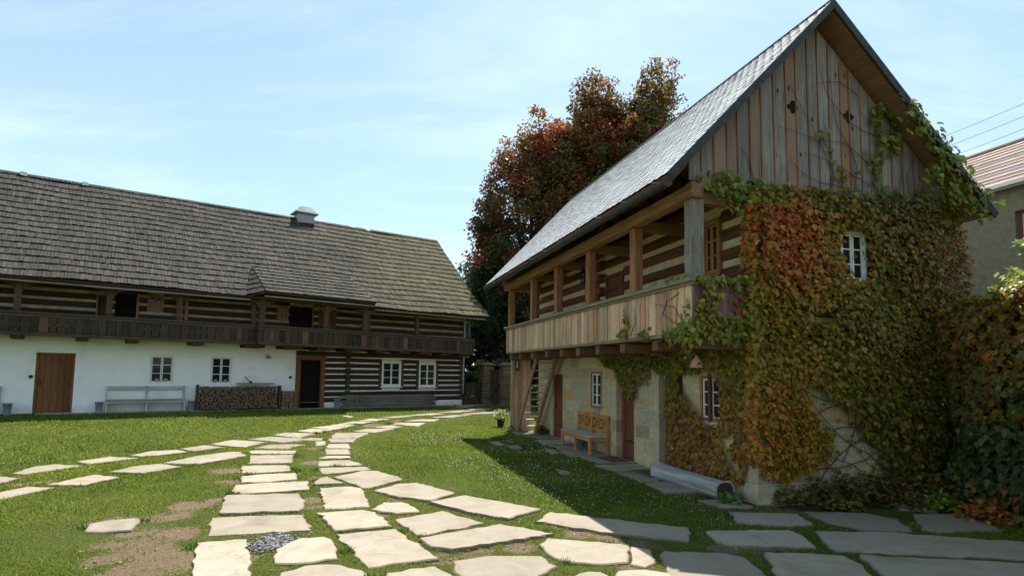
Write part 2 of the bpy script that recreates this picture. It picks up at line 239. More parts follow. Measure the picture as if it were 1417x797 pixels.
def stonewall(name,plane,k=1.):
    m,nt,b=newmat(name);L=nt.links;tc=N(nt,'ShaderNodeTexCoord');sp=N(nt,'ShaderNodeSeparateXYZ');L.new(tc.outputs['Object'],sp.inputs[0])
    cb=N(nt,'ShaderNodeCombineXYZ')
    # reveals and both faces share one running coordinate
    L.new(math_(nt,'ADD',sp.outputs[0],sp.outputs[1]),cb.inputs[0]);L.new(sp.outputs[2],cb.inputs[1])
    dn=N(nt,'ShaderNodeTexNoise');dn.inputs['Scale'].default_value=2.5;dn.inputs['Detail'].default_value=3;L.new(tc.outputs['Object'],dn.inputs[0])
    dv=N(nt,'ShaderNodeVectorMath',operation='MULTIPLY_ADD');L.new(dn.outputs['Color'],dv.inputs[0]);dv.inputs[1].default_value=(.09,.06,0);L.new(cb.outputs[0],dv.inputs[2])
    br=N(nt,'ShaderNodeTexBrick');L.new(dv.outputs[0],br.inputs[0])
    br.offset=.43;br.squash=.8;br.squash_frequency=3
    br.inputs['Scale'].default_value=1.;br.inputs['Brick Width'].default_value=.62;br.inputs['Row Height'].default_value=.31
    br.inputs['Mortar Size'].default_value=.016;br.inputs['Mortar Smooth'].default_value=.3;br.inputs['Bias'].default_value=0
    br.inputs['Color1'].default_value=(0,0,0,1);br.inputs['Color2'].default_value=(1,1,1,1);br.inputs['Mortar'].default_value=(.5,.5,.5,1)
    r=ramp(nt,[(.0,(.42,.32,.19)),(.3,(.58,.49,.32)),(.55,(.65,.53,.31)),(.8,(.62,.42,.16)),(1,(.50,.44,.34))]);L.new(br.outputs['Color'],r.inputs[0])
    no=N(nt,'ShaderNodeTexNoise');no.inputs['Scale'].default_value=9;no.inputs['Detail'].default_value=9;no.inputs['Roughness'].default_value=.7;L.new(tc.outputs['Object'],no.inputs[0])
    nr=ramp(nt,[(.3,(.58,.56,.54)),(.7,(1.12,1.12,1.12))]);L.new(no.outputs[0],nr.inputs[0])
    c=mixc(nt,1,r.outputs[0],nr.outputs[0],'MULTIPLY')
    c=mixc(nt,br.outputs['Fac'],c,(.55,.51,.42))
    if k!=1.: c=mixc(nt,1,c,(k,k*.98,k*.92),'MULTIPLY')
    L.new(c,b.inputs['Base Color']);b.inputs['Roughness'].default_value=.95;b.inputs['Specular IOR Level'].default_value=.1
    hh=math_(nt,'SUBTRACT',math_(nt,'MULTIPLY',no.outputs[0],.5),math_(nt,'MULTIPLY',br.outputs['Fac'],.8))
    bp=N(nt,'ShaderNodeBump');bp.inputs['Strength'].default_value=1.;bp.inputs['Distance'].default_value=.045;L.new(hh,bp.inputs['Height']);L.new(bp.outputs[0],b.inputs['Normal'])
    return m
M={}
M['plank']=wood('gable_boards',(.125,.10,.085),(.38,.33,.30),'z',grey=(.47,.465,.50),greyamt=.8,var=.15,knots=1.,tint=(.27,.155,.10))
M['parapet']=wood('parapet_boards',(.33,.195,.115),(.68,.49,.34),'z',grey=(.53,.50,.46),greyamt=.3,var=.36,knots=.5,tint=(.38,.19,.09))
M['endboard']=wood('gallery_end_board',(.13,.065,.055),(.30,.17,.15),'z',var=.2)
M['railwood']=wood('rail_wood',(.16,.125,.09),(.36,.30,.225),'y',grey=(.4,.38,.34),greyamt=.6,var=.1)
M['beam']=wood('beam_wood',(.14,.066,.033),(.40,.225,.118),'y',var=.15,scale=.7)
M['postwood']=wood('post_wood',(.15,.06,.028),(.40,.195,.092),'z',var=.2,scale=.8)
M['greypost']=wood('grey_post',(.10,.085,.07),(.33,.29,.24),'z',var=.1,scale=.8)
M['joist']=wood('joist_wood',(.08,.04,.02),(.22,.12,.065),'x',var=.2)
M['soffit']=wood('soffit_boards',(.15,.072,.042),(.36,.185,.105),'y',var=.3)
M['rlog']=wood('red_log',(.06,.024,.013),(.19,.078,.044),'y',var=.2,scale=.6)
M['rlogx']=wood('red_log_gable',(.07,.03,.025),(.20,.09,.07),'x',var=.2,scale=.6)
M['chink']=plain('cream_chinking',(.50,.39,.22),(.70,.58,.37),5,.9,.3)
M['llog']=wood('dark_log',(.018,.012,.009),(.07,.043,.028),'x',var=.3,scale=.6)
M['chinkw']=plain('white_chinking',(.55,.52,.42),(.78,.75,.66),5,.9,.3)
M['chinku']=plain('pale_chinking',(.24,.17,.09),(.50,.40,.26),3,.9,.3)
M['dboard']=wood('dark_parapet_board',(.030,.021,.015),(.095,.066,.048),'z',var=.5,tint=(.10,.055,.034),grey=(.15,.13,.11),greyamt=.4)
M['dwoodx']=wood('dark_wood_level',(.03,.02,.014),(.10,.065,.042),'x',var=.2)
M['dwoodz']=wood('dark_wood_post',(.03,.02,.014),(.11,.07,.045),'z',var=.2)
M['dwoody']=wood('dark_wood_joist',(.025,.017,.012),(.08,.052,.034),'y',var=.2)
M['greyx']=wood('grey_wood_level',(.09,.075,.063),(.25,.225,.195),'x',var=.25)

M['plaster']=plain('white_plaster',(.82,.81,.79),(.91,.90,.87),2.2,.92,.25,stain=((.66,.65,.57),1.1,.54),dist=.012)
m=M['plaster'];nt=m.node_tree;L=nt.links;b=nt.nodes['Principled BSDF'];src=b.inputs['Base Color'].links[0].from_socket
tc=N(nt,'ShaderNodeTexCoord');sp=N(nt,'ShaderNodeSeparateXYZ');L.new(tc.outputs['Object'],sp.inputs[0])
n_=N(nt,'ShaderNodeTexNoise');n_.inputs['Scale'].default_value=3.5;n_.inputs['Detail'].default_value=8;L.new(tc.outputs['Object'],n_.inputs[0])
f_=math_(nt,'SUBTRACT',math_(nt,'MULTIPLY_ADD',n_.outputs[0],.9,.05),math_(nt,'MULTIPLY',sp.outputs[2],1.5));r_=ramp(nt,[(.15,(0,0,0)),(.7,(1,1,1))]);L.new(f_,r_.inputs[0])
L.new(mixc(nt,math_(nt,'MULTIPLY',r_.outputs[0],.55),src,(.46,.44,.38)),b.inputs['Base Color'])
M['doorl']=wood('brown_door',(.10,.04,.016),(.24,.10,.04),'z',var=.18,knots=.3)
M['doorr']=wood('red_brown_door',(.10,.03,.016),(.22,.075,.04),'z',var=.15,knots=.3)
M['orange']=wood('orange_frame',(.22,.09,.03),(.42,.19,.07),'z',var=.1)
M['bench']=wood('bench_wood',(.32,.12,.035),(.60,.27,.09),'z',var=.12)
M['benchx']=wood('bench_wood_level',(.32,.12,.035),(.60,.27,.09),'y',var=.12)
M['benchseat']=wood('bench_seat',(.25,.23,.20),(.46,.44,.41),'y',var=.15)
M['peel']=wood('peeling_paint_wood',(.16,.14,.12),(.52,.54,.55),'x',var=.15,scale=.45)
M['peelz']=wood('peeling_paint_post',(.20,.18,.15),(.60,.62,.62),'z',var=.12,scale=.45)
M['trough']=wood('silver_log',(.17,.155,.14),(.52,.50,.48),'y',var=.05,scale=.5,bump=.9)
M['ladder']=wood('ladder_wood',(.14,.08,.045),(.34,.22,.13),'z',var=.2)
M['tread']=wood('tread_wood',(.30,.24,.18),(.55,.47,.38),'x',var=.2)
M['whitepaint']=plain('white_paint',(.70,.70,.66),(.82,.82,.79),12,.5,.1)
M['zinc']=plain('zinc',(.22,.27,.32),(.36,.42,.47),7,.5,.1,metal=.35)
M['iron']=plain('black_iron',(.012,.012,.013),(.03,.03,.03),9,.5,.2)
M['gutter']=plain('dark_gutter',(.03,.032,.036),(.07,.07,.075),6,.45,.1,metal=.4)
M['slate']=plain('pale_slate',(.41,.42,.43),(.54,.55,.56),5,.42,.2,spec=.5,isl=.16)
M['verge']=plain('dark_verge',(.025,.026,.03),(.06,.06,.065),7,.6,.2)
M['pipe']=plain('blue_pipe',(.25,.42,.62),(.36,.52,.70),4,.4,.05)
M['concrete']=plain('grey_apron',(.26,.25,.23),(.40,.38,.35),3,.95,.4)
M['chimney']=plain('chimney_plaster',(.26,.29,.32),(.38,.41,.44),4,.9,.3,stain=((.2,.21,.22),2.5,.6))
M['dark']=plain('interior_shade',(.006,.005,.004),(.012,.010,.008),3,.95,0)  # near-black colour standing in for the shade inside openings
M['mat']=plain('coir',(.07,.045,.03),(.14,.09,.06),60,1,.8)
M['clay']=plain('terracotta',(.30,.14,.08),(.46,.24,.15),8,.85,.2)
M['pot']=plain('white_pot',(.6,.6,.58),(.75,.75,.72),8,.4,.05)
M['gravel']=plain('slate_chips',(.06,.06,.065),(.22,.22,.225),3,.8,.3,isl=.6)
M['crumb']=plain('soil_crumb',(.13,.10,.07),(.30,.25,.18),3,.95,.2,isl=.5)
M['logend']=wood('firewood',(.06,.036,.022),(.24,.155,.09),'y',var=.6,scale=.8)
M['bark']=plain('tree_bark',(.04,.032,.025),(.10,.08,.06),12,.95,.8)
M['vinestem']=plain('vine_stem',(.05,.03,.022),(.11,.07,.05),20,.9,.3)
M['leaf']=leafmat('leaf',.3)
M['treeleaf']=leafmat('tree_leaf',.35,.5,.3)
M['gleaf']=leafmat('grass_blade',.45,.55,.2)
M['petal']=plain('petal',(.75,.75,.70),(.85,.85,.8),9,.6,0)
M['pink']=plain('pink_petal',(.55,.10,.25),(.70,.2,.38),9,.6,0)
M['wire']=plain('wire',(.02,.02,.02),(.04,.04,.04),9,.6,0)
M['gstone']=stonewall('granary_stone','x')
M['pstone']=stonewall('pillar_stone','x',.36)
M['ochre']=plain('ochre_roughcast',(.15,.140,.095),(.22,.20,.135),7,.95,1.,dist=.05)
M['tile']=plain('red_roof_tile',(.21,.15,.125),(.30,.215,.18),3,.85,.3,isl=.12)
M['whitemetal']=plain('pale_metal',(.6,.6,.58),(.75,.75,.73),5,.5,.05)
m,nt,b=newmat('window_glass');b.inputs['Base Color'].default_value=(.018,.021,.024,1);b.inputs['Roughness'].default_value=.04;b.inputs['Specular IOR Level'].default_value=.28
M['glass']=m
def shinglemat(name,dark,light,moss,amount,axis):
    m,nt,b=newmat(name);L=nt.links;tc=N(nt,'ShaderNodeTexCoord');geo=N(nt,'ShaderNodeNewGeometry')
    mp=N(nt,'ShaderNodeMapping');L.new(tc.outputs['Object'],mp.inputs[0]);mp.inputs['Scale'].default_value=(24,2,2)
    no=N(nt,'ShaderNodeTexNoise');no.inputs['Scale'].default_value=1.6;no.inputs['Detail'].default_value=7;L.new(mp.outputs[0],no.inputs[0])
    r=ramp(nt,[(.25,dark),(.75,light)]);L.new(no.outputs[0],r.inputs[0])
    big=N(nt,'ShaderNodeTexNoise');big.inputs['Scale'].default_value=.55;big.inputs['Detail'].default_value=6;L.new(tc.outputs['Object'],big.inputs[0])
    sp=N(nt,'ShaderNodeSeparateXYZ');L.new(tc.outputs['Object'],sp.inputs[0])
    # lichen has taken hold towards the gable end
    g=math_(nt,'MULTIPLY_ADD',sp.outputs[axis],.10,-.95)
    f=math_(nt,'ADD',g,big.outputs[0]);fr=ramp(nt,[(.35,(0,0,0)),(.95,(1,1,1))]);L.new(f,fr.inputs[0])
    c=mixc(nt,math_(nt,'MULTIPLY',fr.outputs[0],amount),r.outputs[0],moss)
    v=math_(nt,'MULTIPLY',math_(nt,'MULTIPLY_ADD',geo.outputs['Random Per Island'],.7,.65),math_(nt,'MULTIPLY_ADD',big.outputs[0],.8,.6))
    cc=N(nt,'ShaderNodeCombineColor')
    for i in range(3): L.new(v,cc.inputs[i])
    c=mixc(nt,1,c,cc.outputs[0],'MULTIPLY')
    L.new(c,b.inputs['Base Color']);b.inputs['Roughness'].default_value=.9;b.inputs['Specular IOR Level'].default_value=.2
    bp=N(nt,'ShaderNodeBump');bp.inputs['Strength'].default_value=.4;bp.inputs['Distance'].default_value=.02;L.new(no.outputs[0],bp.inputs['Height']);L.new(bp.outputs[0],b.inputs['Normal'])
    return m
M['shingle']=shinglemat('wood_shingle',(.018,.016,.0145),(.062,.054,.046),(.080,.076,.026),.55,0)
M['shingle']=shinglemat('wood_shingle',(.018,.016,.0145),(.062,.054,.046),(.080,.076,.026),.55,0)
M['slate']=plain('pale_slate',(.41,.42,.43),(.54,.55,.56),5,.42,.2,spec=.5,isl=.16)
# ================================================================== ground
def vnoise(x,y,seed=0,f=1.):
    """cheap smooth value noise on arrays"""
    r=np.random.default_rng(seed);T=r.random((64,64))
    x=np.asarray(x)*f;y=np.asarray(y)*f;xi=np.floor(x).astype(int);yi=np.floor(y).astype(int);fx=x-xi;fy=y-yi
    fx=fx*fx*(3-2*fx);fy=fy*fy*(3-2*fy);g=lambda i,j:T[i%64,j%64]
    return (g(xi,yi)*(1-fx)+g(xi+1,yi)*fx)*(1-fy)+(g(xi,yi+1)*(1-fx)+g(xi+1,yi+1)*fx)*fy
def soil(x,y):
    x=np.asarray(x,float);y=np.asarray(y,float);v=np.zeros_like(x)
    n=vnoise(x,y,3,2.3)*.45+vnoise(x,y,4,6.)*.35+vnoise(x,y,5,17.)*.35
    for sx,sy,r in SOIL:
        d=np.hypot(x-sx,y-sy)/r; v=np.maximum(v,np.clip((1.9-d)/1.3,0,.95))
    return np.clip(v*1.25-n*.85,0,1)
def axis(lo,hi,step,far):
    a=list(np.arange(lo,hi+1e-6,step));d=step
    p=lo
    while p>-far: d*=1.35;p-=d;a.insert(0,p)
    d=step;p=hi
    while p<far: d*=1.35;p+=d;a.append(p)
    return np.array(a)
gx=axis(-13,8.5,.1,900);gy=axis(4,22,.1,900)
GX,GY=np.meshgrid(gx,gy);Z=zg(GX,GY)
near=(GX>-20)&(GX<16)&(GY>2)&(GY<34)
bump=(vnoise(GX,GY,8,.9)-.5)*.05+(vnoise(GX,GY,9,4.)-.5)*.02
S_=soil(GX,GY)
Z=Z+np.where(near,bump*.6-.02*S_,0)-.012
V=np.stack([GX,GY,Z],-1).reshape(-1,3);nx,ny=len(gx),len(gy)
I=np.arange(nx*ny).reshape(ny,nx);F=np.stack([I[:-1,:-1],I[:-1,1:],I[1:,1:],I[1:,:-1]],-1).reshape(-1,4)
m,nt,b=newmat('lawn_soil');L=nt.links;tc=N(nt,'ShaderNodeTexCoord');at=N(nt,'ShaderNodeAttribute',attribute_name='col')
sp=N(nt,'ShaderNodeSeparateColor');L.new(at.outputs['Color'],sp.inputs[0])
n1=N(nt,'ShaderNodeTexNoise');n1.inputs['Scale'].default_value=26;n1.inputs['Detail'].default_value=9;n1.inputs['Roughness'].default_value=.7;L.new(tc.outputs['Object'],n1.inputs[0])
n2=N(nt,'ShaderNodeTexNoise');n2.inputs['Scale'].default_value=1.1;n2.inputs['Detail'].default_value=5;L.new(tc.outputs['Object'],n2.inputs[0])
gr=ramp(nt,[(.3,(.040,.055,.012)),(.7,(.10,.12,.028))]);L.new(n1.outputs[0],gr.inputs[0])
so=ramp(nt,[(.25,(.070,.050,.032)),(.45,(.145,.108,.072)),(.62,(.19,.146,.10)),(.8,(.29,.235,.165))]);L.new(n1.outputs[0],so.inputs[0])
so2=mixc(nt,math_(nt,'MULTIPLY',n2.outputs[0],.6),so.outputs[0],(.20,.135,.085))
f=math_(nt,'ADD',sp.outputs[0],math_(nt,'MULTIPLY_ADD',n1.outputs[0],1.3,-.65));fr=ramp(nt,[(.35,(0,0,0)),(.6,(1,1,1))]);L.new(f,fr.inputs[0])
L.new(mixc(nt,fr.outputs[0],gr.outputs[0],so2),b.inputs['Base Color']);b.inputs['Roughness'].default_value=1;b.inputs['Specular IOR Level'].default_value=.05
bp=N(nt,'ShaderNodeBump');bp.inputs['Strength'].default_value=1.;bp.inputs['Distance'].default_value=.05;L.new(n1.outputs[0],bp.inputs['Height']);L.new(bp.outputs[0],b.inputs['Normal'])
cs=np.repeat(S_.reshape(-1,1),3,1)
go=fast_mesh('ground',V,F,m,colr=cs,smooth=True)
tag(go,'grassy courtyard ground with bare brown soil patches','ground',kind='structure')
# ------------------------------------------------------------------ flagstones
m,nt,b=newmat('sandstone_flag');L=nt.links;tc=N(nt,'ShaderNodeTexCoord');oi=N(nt,'ShaderNodeObjectInfo')
ad=N(nt,'ShaderNodeVectorMath',operation='MULTIPLY_ADD');cb=N(nt,'ShaderNodeCombineXYZ')
for i in range(3): L.new(oi.outputs['Random'],cb.inputs[i])
L.new(cb.outputs[0],ad.inputs[0]);ad.inputs[1].default_value=(50,31,17);L.new(tc.outputs['Object'],ad.inputs[2])
n1=N(nt,'ShaderNodeTexNoise');n1.inputs['Scale'].default_value=2.6;n1.inputs['Detail'].default_value=9;n1.inputs['Roughness'].default_value=.62;n1.inputs['Distortion'].default_value=.6;L.new(ad.outputs[0],n1.inputs[0])
n2=N(nt,'ShaderNodeTexNoise');n2.inputs['Scale'].default_value=55;n2.inputs['Detail'].default_value=5;L.new(ad.outputs[0],n2.inputs[0])
r=ramp(nt,[(.25,(.175,.132,.086)),(.40,(.25,.21,.157)),(.7,(.282,.255,.204))]);L.new(n1.outputs[0],r.inputs[0])
st=N(nt,'ShaderNodeTexNoise');st.inputs['Scale'].default_value=1.7;st.inputs['Detail'].default_value=7;L.new(ad.outputs[0],st.inputs[0])
sr=ramp(nt,[(.54,(0,0,0)),(.78,(1,1,1))]);L.new(st.outputs[0],sr.inputs[0]);c=mixc(nt,math_(nt,'MULTIPLY',sr.outputs[0],.85),r.outputs[0],(.15,.13,.10))
# hairline cracks
wv=N(nt,'ShaderNodeTexVoronoi',feature='DISTANCE_TO_EDGE');dn=N(nt,'ShaderNodeVectorMath',operation='MULTIPLY_ADD');L.new(n1.outputs['Color'],dn.inputs[0]);dn.inputs[1].default_value=(.5,.5,.5);L.new(ad.outputs[0],dn.inputs[2]);L.new(dn.outputs[0],wv.inputs[0]);wv.inputs['Scale'].default_value=.75
cr=ramp(nt,[(.0,(1,1,1)),(.012,(0,0,0))]);L.new(wv.outputs[0],cr.inputs[0])
ck=math_(nt,'MULTIPLY',cr.outputs[0],math_(nt,'GREATER_THAN',oi.outputs['Random'],.55));c=mixc(nt,math_(nt,'MULTIPLY',ck,.55),c,(.15,.12,.09))
at=N(nt,'ShaderNodeAttribute',attribute_name='rim')
rf_=math_(nt,'ADD',math_(nt,'MULTIPLY',at.outputs['Fac'],.75),math_(nt,'MULTIPLY_ADD',n1.outputs[0],1.2,-.72));rr_=ramp(nt,[(.25,(0,0,0)),(.75,(1,1,1))]);L.new(rf_,rr_.inputs[0])
c=mixc(nt,math_(nt,'MULTIPLY',rr_.outputs[0],.8),c,(.15,.115,.07))
v=math_(nt,'MULTIPLY',math_(nt,'MULTIPLY_ADD',oi.outputs['Random'],.34,.84),math_(nt,'MULTIPLY_ADD',n2.outputs[0],.5,.75));cc=N(nt,'ShaderNodeCombineColor')
for i in range(3): L.new(v,cc.inputs[i])
c=mixc(nt,1,c,cc.outputs[0],'MULTIPLY');L.new(c,b.inputs['Base Color']);b.inputs['Roughness'].default_value=.8;b.inputs['Specular IOR Level'].default_value=.2
bp=N(nt,'ShaderNodeBump');bp.inputs['Strength'].default_value=.45;bp.inputs['Distance'].default_value=.02
L.new(math_(nt,'ADD',math_(nt,'MULTIPLY',n1.outputs[0],1.),math_(nt,'MULTIPLY',n2.outputs[0],.25)),bp.inputs['Height']);L.new(bp.outputs[0],b.inputs['Normal'])
M['flag']=m
def poly_rough(poly,step=.11,amp=.018):
    out=[];n=len(poly)
    for i in range(n):
        a=np.array(poly[i]);c=np.array(poly[(i+1)%n]);d=np.linalg.norm(c-a);k=max(1,int(d/step));t=(c-a)/max(d,1e-6);nn=np.array([-t[1],t[0]])
        for j in range(k):
            o=nn*random.gauss(0,amp) if j else nn*0
            out.append(a+(c-a)*j/k+o)
    return out
def flagstone(poly,group,label,hh=None):
    c=np.mean(poly,0);p=poly_rough(poly);n=len(p);th=hh if hh is not None else random.uniform(.008,.020)
    tl=(random.uniform(-.012,.012),random.uniform(-.012,.012));z0=zf(*c)
    V=[];
    th+=random.choice((0,0,.008,-.006));size=max(np.ptp([q[0] for q in p]),np.ptp([q[1] for q in p]));ins=max(.9,1-.028/max(size,.1));ins2=max(.6,1-.20/max(size,.1))
    def zz(q): return zf(q[0],q[1])-z0+tl[0]*(q[0]-c[0])+tl[1]*(q[1]-c[1])
    for k,dz in ((1.0,-.09),(1.0,th-.014),(ins,th),(ins2,th+.002)):
        for q in p:
            w=c+(np.array(q)-c)*k;V.append((w[0]-c[0],w[1]-c[1],zz(w)+dz))
    F=[(i,(i+1)%n,n+(i+1)%n,n+i) for i in range(n)]+[(n+i,n+(i+1)%n,2*n+(i+1)%n,2*n+i) for i in range(n)]+[(2*n+i,2*n+(i+1)%n,3*n+(i+1)%n,3*n+i) for i in range(n)]+[tuple(3*n+i for i in range(n))]
    mb=MB();mb.add(V,F);o=mb.build('flagstone',M['flag'],loc=(float(c[0]),float(c[1]),z0))
    ca_=o.data.color_attributes.new('rim','FLOAT_COLOR','POINT')
    for i_ in range(4*n): ca_.data[i_].color=((1,1,1,1) if i_<2*n else (.75,.75,.75,1) if i_<3*n else (0,0,0,1))
    tag(o,label,'flagstone',group,'structure');return o
for i,p in enumerate(STONES):
    c=np.mean(p,0)
    if i==28: flagstone(p,None,'single flagstone lying apart in the bare brown soil left of the path')
    elif i in (24,25): flagstone(p,None,'small pale flagstone' if i==25 else 'seven-sided pale flagstone beside the slate chips')
    elif c[0]>2.4: flagstone(p,'flagstones in the shade of the granary','grey shaded flagstone of the path in front of the vine covered gable')
    elif c[0]<-5.2 and c[1]<19: flagstone(p,'stepping stones of the side path','pale stepping stone of the side path across the left lawn')
    else: flagstone(p,'sunlit flagstones of the main path','pale sunlit sandstone flagstone of the curving main path')
# slabs along the granary wall
for a0,a1,b0,b1 in [(9.9,10.8,-.95,-.08),(8.6,9.8,-.8,-.06),(7.3,8.5,-1.0,-.07),(6.2,7.2,-.9,-.06),(5.1,6.1,-1.05,-.06),(3.95,5.0,-.85,.0),(3.1,3.85,-1.0,-.05),(1.9,3.0,-.95,-.03),(.9,1.8,-1.0,-.45)]:
    pts=[rw(a0+random.uniform(-.05,.05),b0+random.uniform(-.1,.1))[:2],rw(a0,b1)[:2],rw(a1,b1)[:2],rw(a1+random.uniform(-.05,.05),b0+random.uniform(-.1,.1))[:2]]
    flagstone(pts,'slabs along the granary wall','worn grey slab laid along the foot of the granary wall',.03)
# apron of the farmhouse
mb=MB()
for s0 in np.arange(-5,16.2,1.3): mb.box(s0,s0+1.285,-.72,-.005,-.5,-.035-.0055*max(s0,0))
mb.build('pavement',M['concrete'],bevel=.015,loc=tuple(OL),rz=RL);tag(bpy.data.objects['pavement'],'grey stone apron strip along the foot of the farmhouse wall','pavement',kind='structure')
# ================================================================== wall builders
def wallholes(mb,P,u0,u1,h0,h1,holes,depth):
    us=sorted({u0,u1,*[x for q in holes for x in q[:2] if u0<x<u1]});hs=sorted({h0,h1,*[x for q in holes for x in q[2:] if h0<x<h1]})
    for i in range(len(us)-1):
        for j in range(len(hs)-1):
            um,hm=(us[i]+us[i+1])/2,(hs[j]+hs[j+1])/2
            if any(q[0]<um<q[1] and q[2]<hm<q[3] for q in holes): continue
            mb.add([P(us[i],0,hs[j]),P(us[i+1],0,hs[j]),P(us[i+1],0,hs[j+1]),P(us[i],0,hs[j+1])],[(0,1,2,3)])
    for a,b_,c,d in holes:
        for (p,q) in (((a,c),(a,d)),((b_,c),(b_,d)),((a,d),(b_,d)),((a,c),(b_,c))):
            mb.add([P(p[0],0,p[1]),P(q[0],0,q[1]),P(q[0],-depth,q[1]),P(p[0],-depth,p[1])],[(0,1,2,3)])
def logrows(mbl,mbc,P,u0,u1,h0,h1,pitch,logh,holes,out=.035,chink_n=.0,ends=0.):
    wallholes(mbc,lambda u,n,h:P(u,n+chink_n,h),u0,u1,h0,h1,holes,.2)
    h=h0;k=0
    while h<h1-.05:
        lo=h+random.uniform(-.012,.012);hi=min(lo+logh+random.uniform(-.015,.015),h1)
        segs=[(u0-(ends if k%2 else ends*.6),u1+(ends if k%2 else ends*.6))]
        for q in holes:
            if q[2]<hi-.01 and q[3]>lo+.01:
                ns=[]
                for a,b_ in segs:
                    if q[0]>a+.02: ns.append((a,min(b_,q[0])))
                    if q[1]<b_-.02: ns.append((max(a,q[1]),b_))
                segs=[x for x in ns if x[1]>x[0]+.02]
        for a,b_ in segs:
            o=out+random.uniform(-.008,.008);nseg=max(1,int((b_-a)/1.2));hm=(lo+hi)/2;e=(hi-lo)
            prof=[(-.12,lo),(chink_n+.004,lo),(o,lo+e*.18),(o+.012,hm),(o,hi-e*.18),(chink_n+.004,hi),(-.12,hi)]
            vs=[]
            for t in range(nseg+1):
                u=a+(b_-a)*t/nseg;w=random.uniform(-.012,.012) if 0<t<nseg else 0
                for n_,hh in prof: vs.append(P(u,n_,hh+w))
            m_=len(prof);fs=[]
            for t in range(nseg):
                for q in range(m_-1): fs.append((t*m_+q,(t+1)*m_+q,(t+1)*m_+q+1,t*m_+q+1))
            fs.append(tuple(range(m_)));fs.append(tuple(nseg*m_+q for q in range(m_))[::-1])
            mbl.add(vs,fs)
        h+=pitch;k+=1
def window(P,u0,u1,h0,h1,n,fmat,parent,rows=3,cols=2,case=.05,casing=None,sill=None,barmat=None,curtain=False):
    """casement: outer frame, two sashes with glazing bars; panes and sill are its own pieces"""
    mb=MB();cw=case
    for a,b_,c,d in ((u0,u0+cw,h0,h1),(u1-cw,u1,h0,h1),(u0+cw,u1-cw,h1-cw,h1),(u0+cw,u1-cw,h0,h0+cw)): mb.pbox(P,a,b_,n-.06,n+.02,c,d)
    w=mb.build('window',fmat,parent,bevel=.004)
    fb=MB();iu0,iu1,ih0,ih1=u0+cw+.004,u1-cw-.004,h0+cw+.004,h1-cw-.004;um=(iu0+iu1)/2;sw=.032
    sashes=[(iu0,um-.006),(um+.006,iu1)] if cols==2 else [(iu0,iu1)]
    for a,b_ in sashes:
        for x0,x1,y0,y1 in ((a,a+sw,ih0,ih1),(b_-sw,b_,ih0,ih1),(a+sw,b_-sw,ih0,ih0+sw),(a+sw,b_-sw,ih1-sw,ih1)): fb.pbox(P,x0,x1,n-.045,n-.008,y0,y1)
        for r_ in range(1,rows):
            y=ih0+(ih1-ih0)*r_/rows;fb.pbox(P,a+sw,b_-sw,n-.04,n-.012,y-.012,y+.012)
    fb.build('window_sash',barmat or fmat,w,bevel=.003)
    g=MB();g.pbox(P,iu0+.01,iu1-.01,n-.035,n-.028,ih0+.01,ih1-.01,0);g.build('pane',M['glass'],w)
    if sill: s_=MB();s_.pbox(P,u0-.06,u1+.06,n-.06,n+sill,h0-.045,h0-.002);s_.build('sill',fmat if barmat is None else barmat,w,bevel=.004)
    return w
def plankdoor(P,u0,u1,h0,h1,n,mat,parent,fw=.07,planks=5,handle_left=True,hinges=True,fmat=None):
    mb=MB();x=u0+fw;wd=(u1-u0-2*fw)/planks
    for k in range(planks): mb.pbox(P,x+k*wd+.002,x+(k+1)*wd-.003,n-.05,n-.012+random.uniform(0,.005),h0+.01,h1-fw)
    d=mb.build('door',mat,parent,bevel=.005)
    fr=MB()
    for a,b_,c,e in ((u0,u0+fw,h0,h1),(u1-fw,u1,h0,h1),(u0+fw,u1-fw,h1-fw+.002,h1)): fr.pbox(P,a,b_,n-.07,n+.022,c,e)
    fr.build('door_frame',fmat or mat,d,bevel=.006)
    hd=MB();hu=(u0+fw+.07) if handle_left else (u1-fw-.07);hy=h0+(h1-h0)*.5
    hd.pbox(P,hu-.02,hu+.02,n-.012,n+.004,hy-.09,hy+.09);s=1 if handle_left else -1
    hd.pbox(P,min(hu,hu+s*.11),max(hu,hu+s*.11),n+.03,n+.045,hy+.03,hy+.048);hd.pbox(P,hu-.009,hu+.009,n+.004,n+.045,hy+.03,hy+.048)
    hd.build('door_handle',M['iron'],d)
    if hinges:
        for hy in (h0+(h1-h0)*.2,h0+(h1-h0)*.78):
            q=MB();far=u1-fw if handle_left else u0+fw;o=far-s*.5
            q.pbox(P,min(far,o),max(far,o),n-.008,n+.002,hy-.02,hy+.02);q.build('hinge',M['iron'],d)
    return d
# ================================================================== STONE GRANARY (right)
RH=thing('granary','two storey stone and log granary with slate roof and red vine over its gable','building',(OR[0],OR[1],0),RR)
PS=lambda u,n,h:(-n,u,h)          # side wall: u runs away along the wall, n outward to the court
PG=lambda u,n,h:(u,-n,h)          # gable wall
LEN=11.0;BW=3.85
holes=[(8.68,9.55,.0,1.94),(5.85,6.53,1.1,2.04),(4.12,5.02,-.02,2.12),(2.12,3.02,-.02,2.12),(.92,1.55,1.17,1.98)]
mb=MB();wallholes(mb,PS,0,LEN,-.3,2.44,holes,.42);wallholes(mb,PG,0,BW,-.3,2.44,[],.4)
mb.add([(BW,0,-.3),(BW,LEN,-.3),(BW,LEN,2.44),(BW,0,2.44)],[(0,1,2,3)]);mb.add([(0,LEN,-.3),(BW,LEN,-.3),(BW,LEN,2.44),(0,LEN,2.44)],[(0,1,2,3)])
# battered footing stones at the corner
mb.box(-.045,.42,-.05,.5,-.3,.27);mb.box(.425,1.6,-.04,.2,-.3,.2);mb.box(-.03,.3,.505,.9,-.3,.16)
mb.build('stone_wall',M['gstone'],RH,bevel=0)
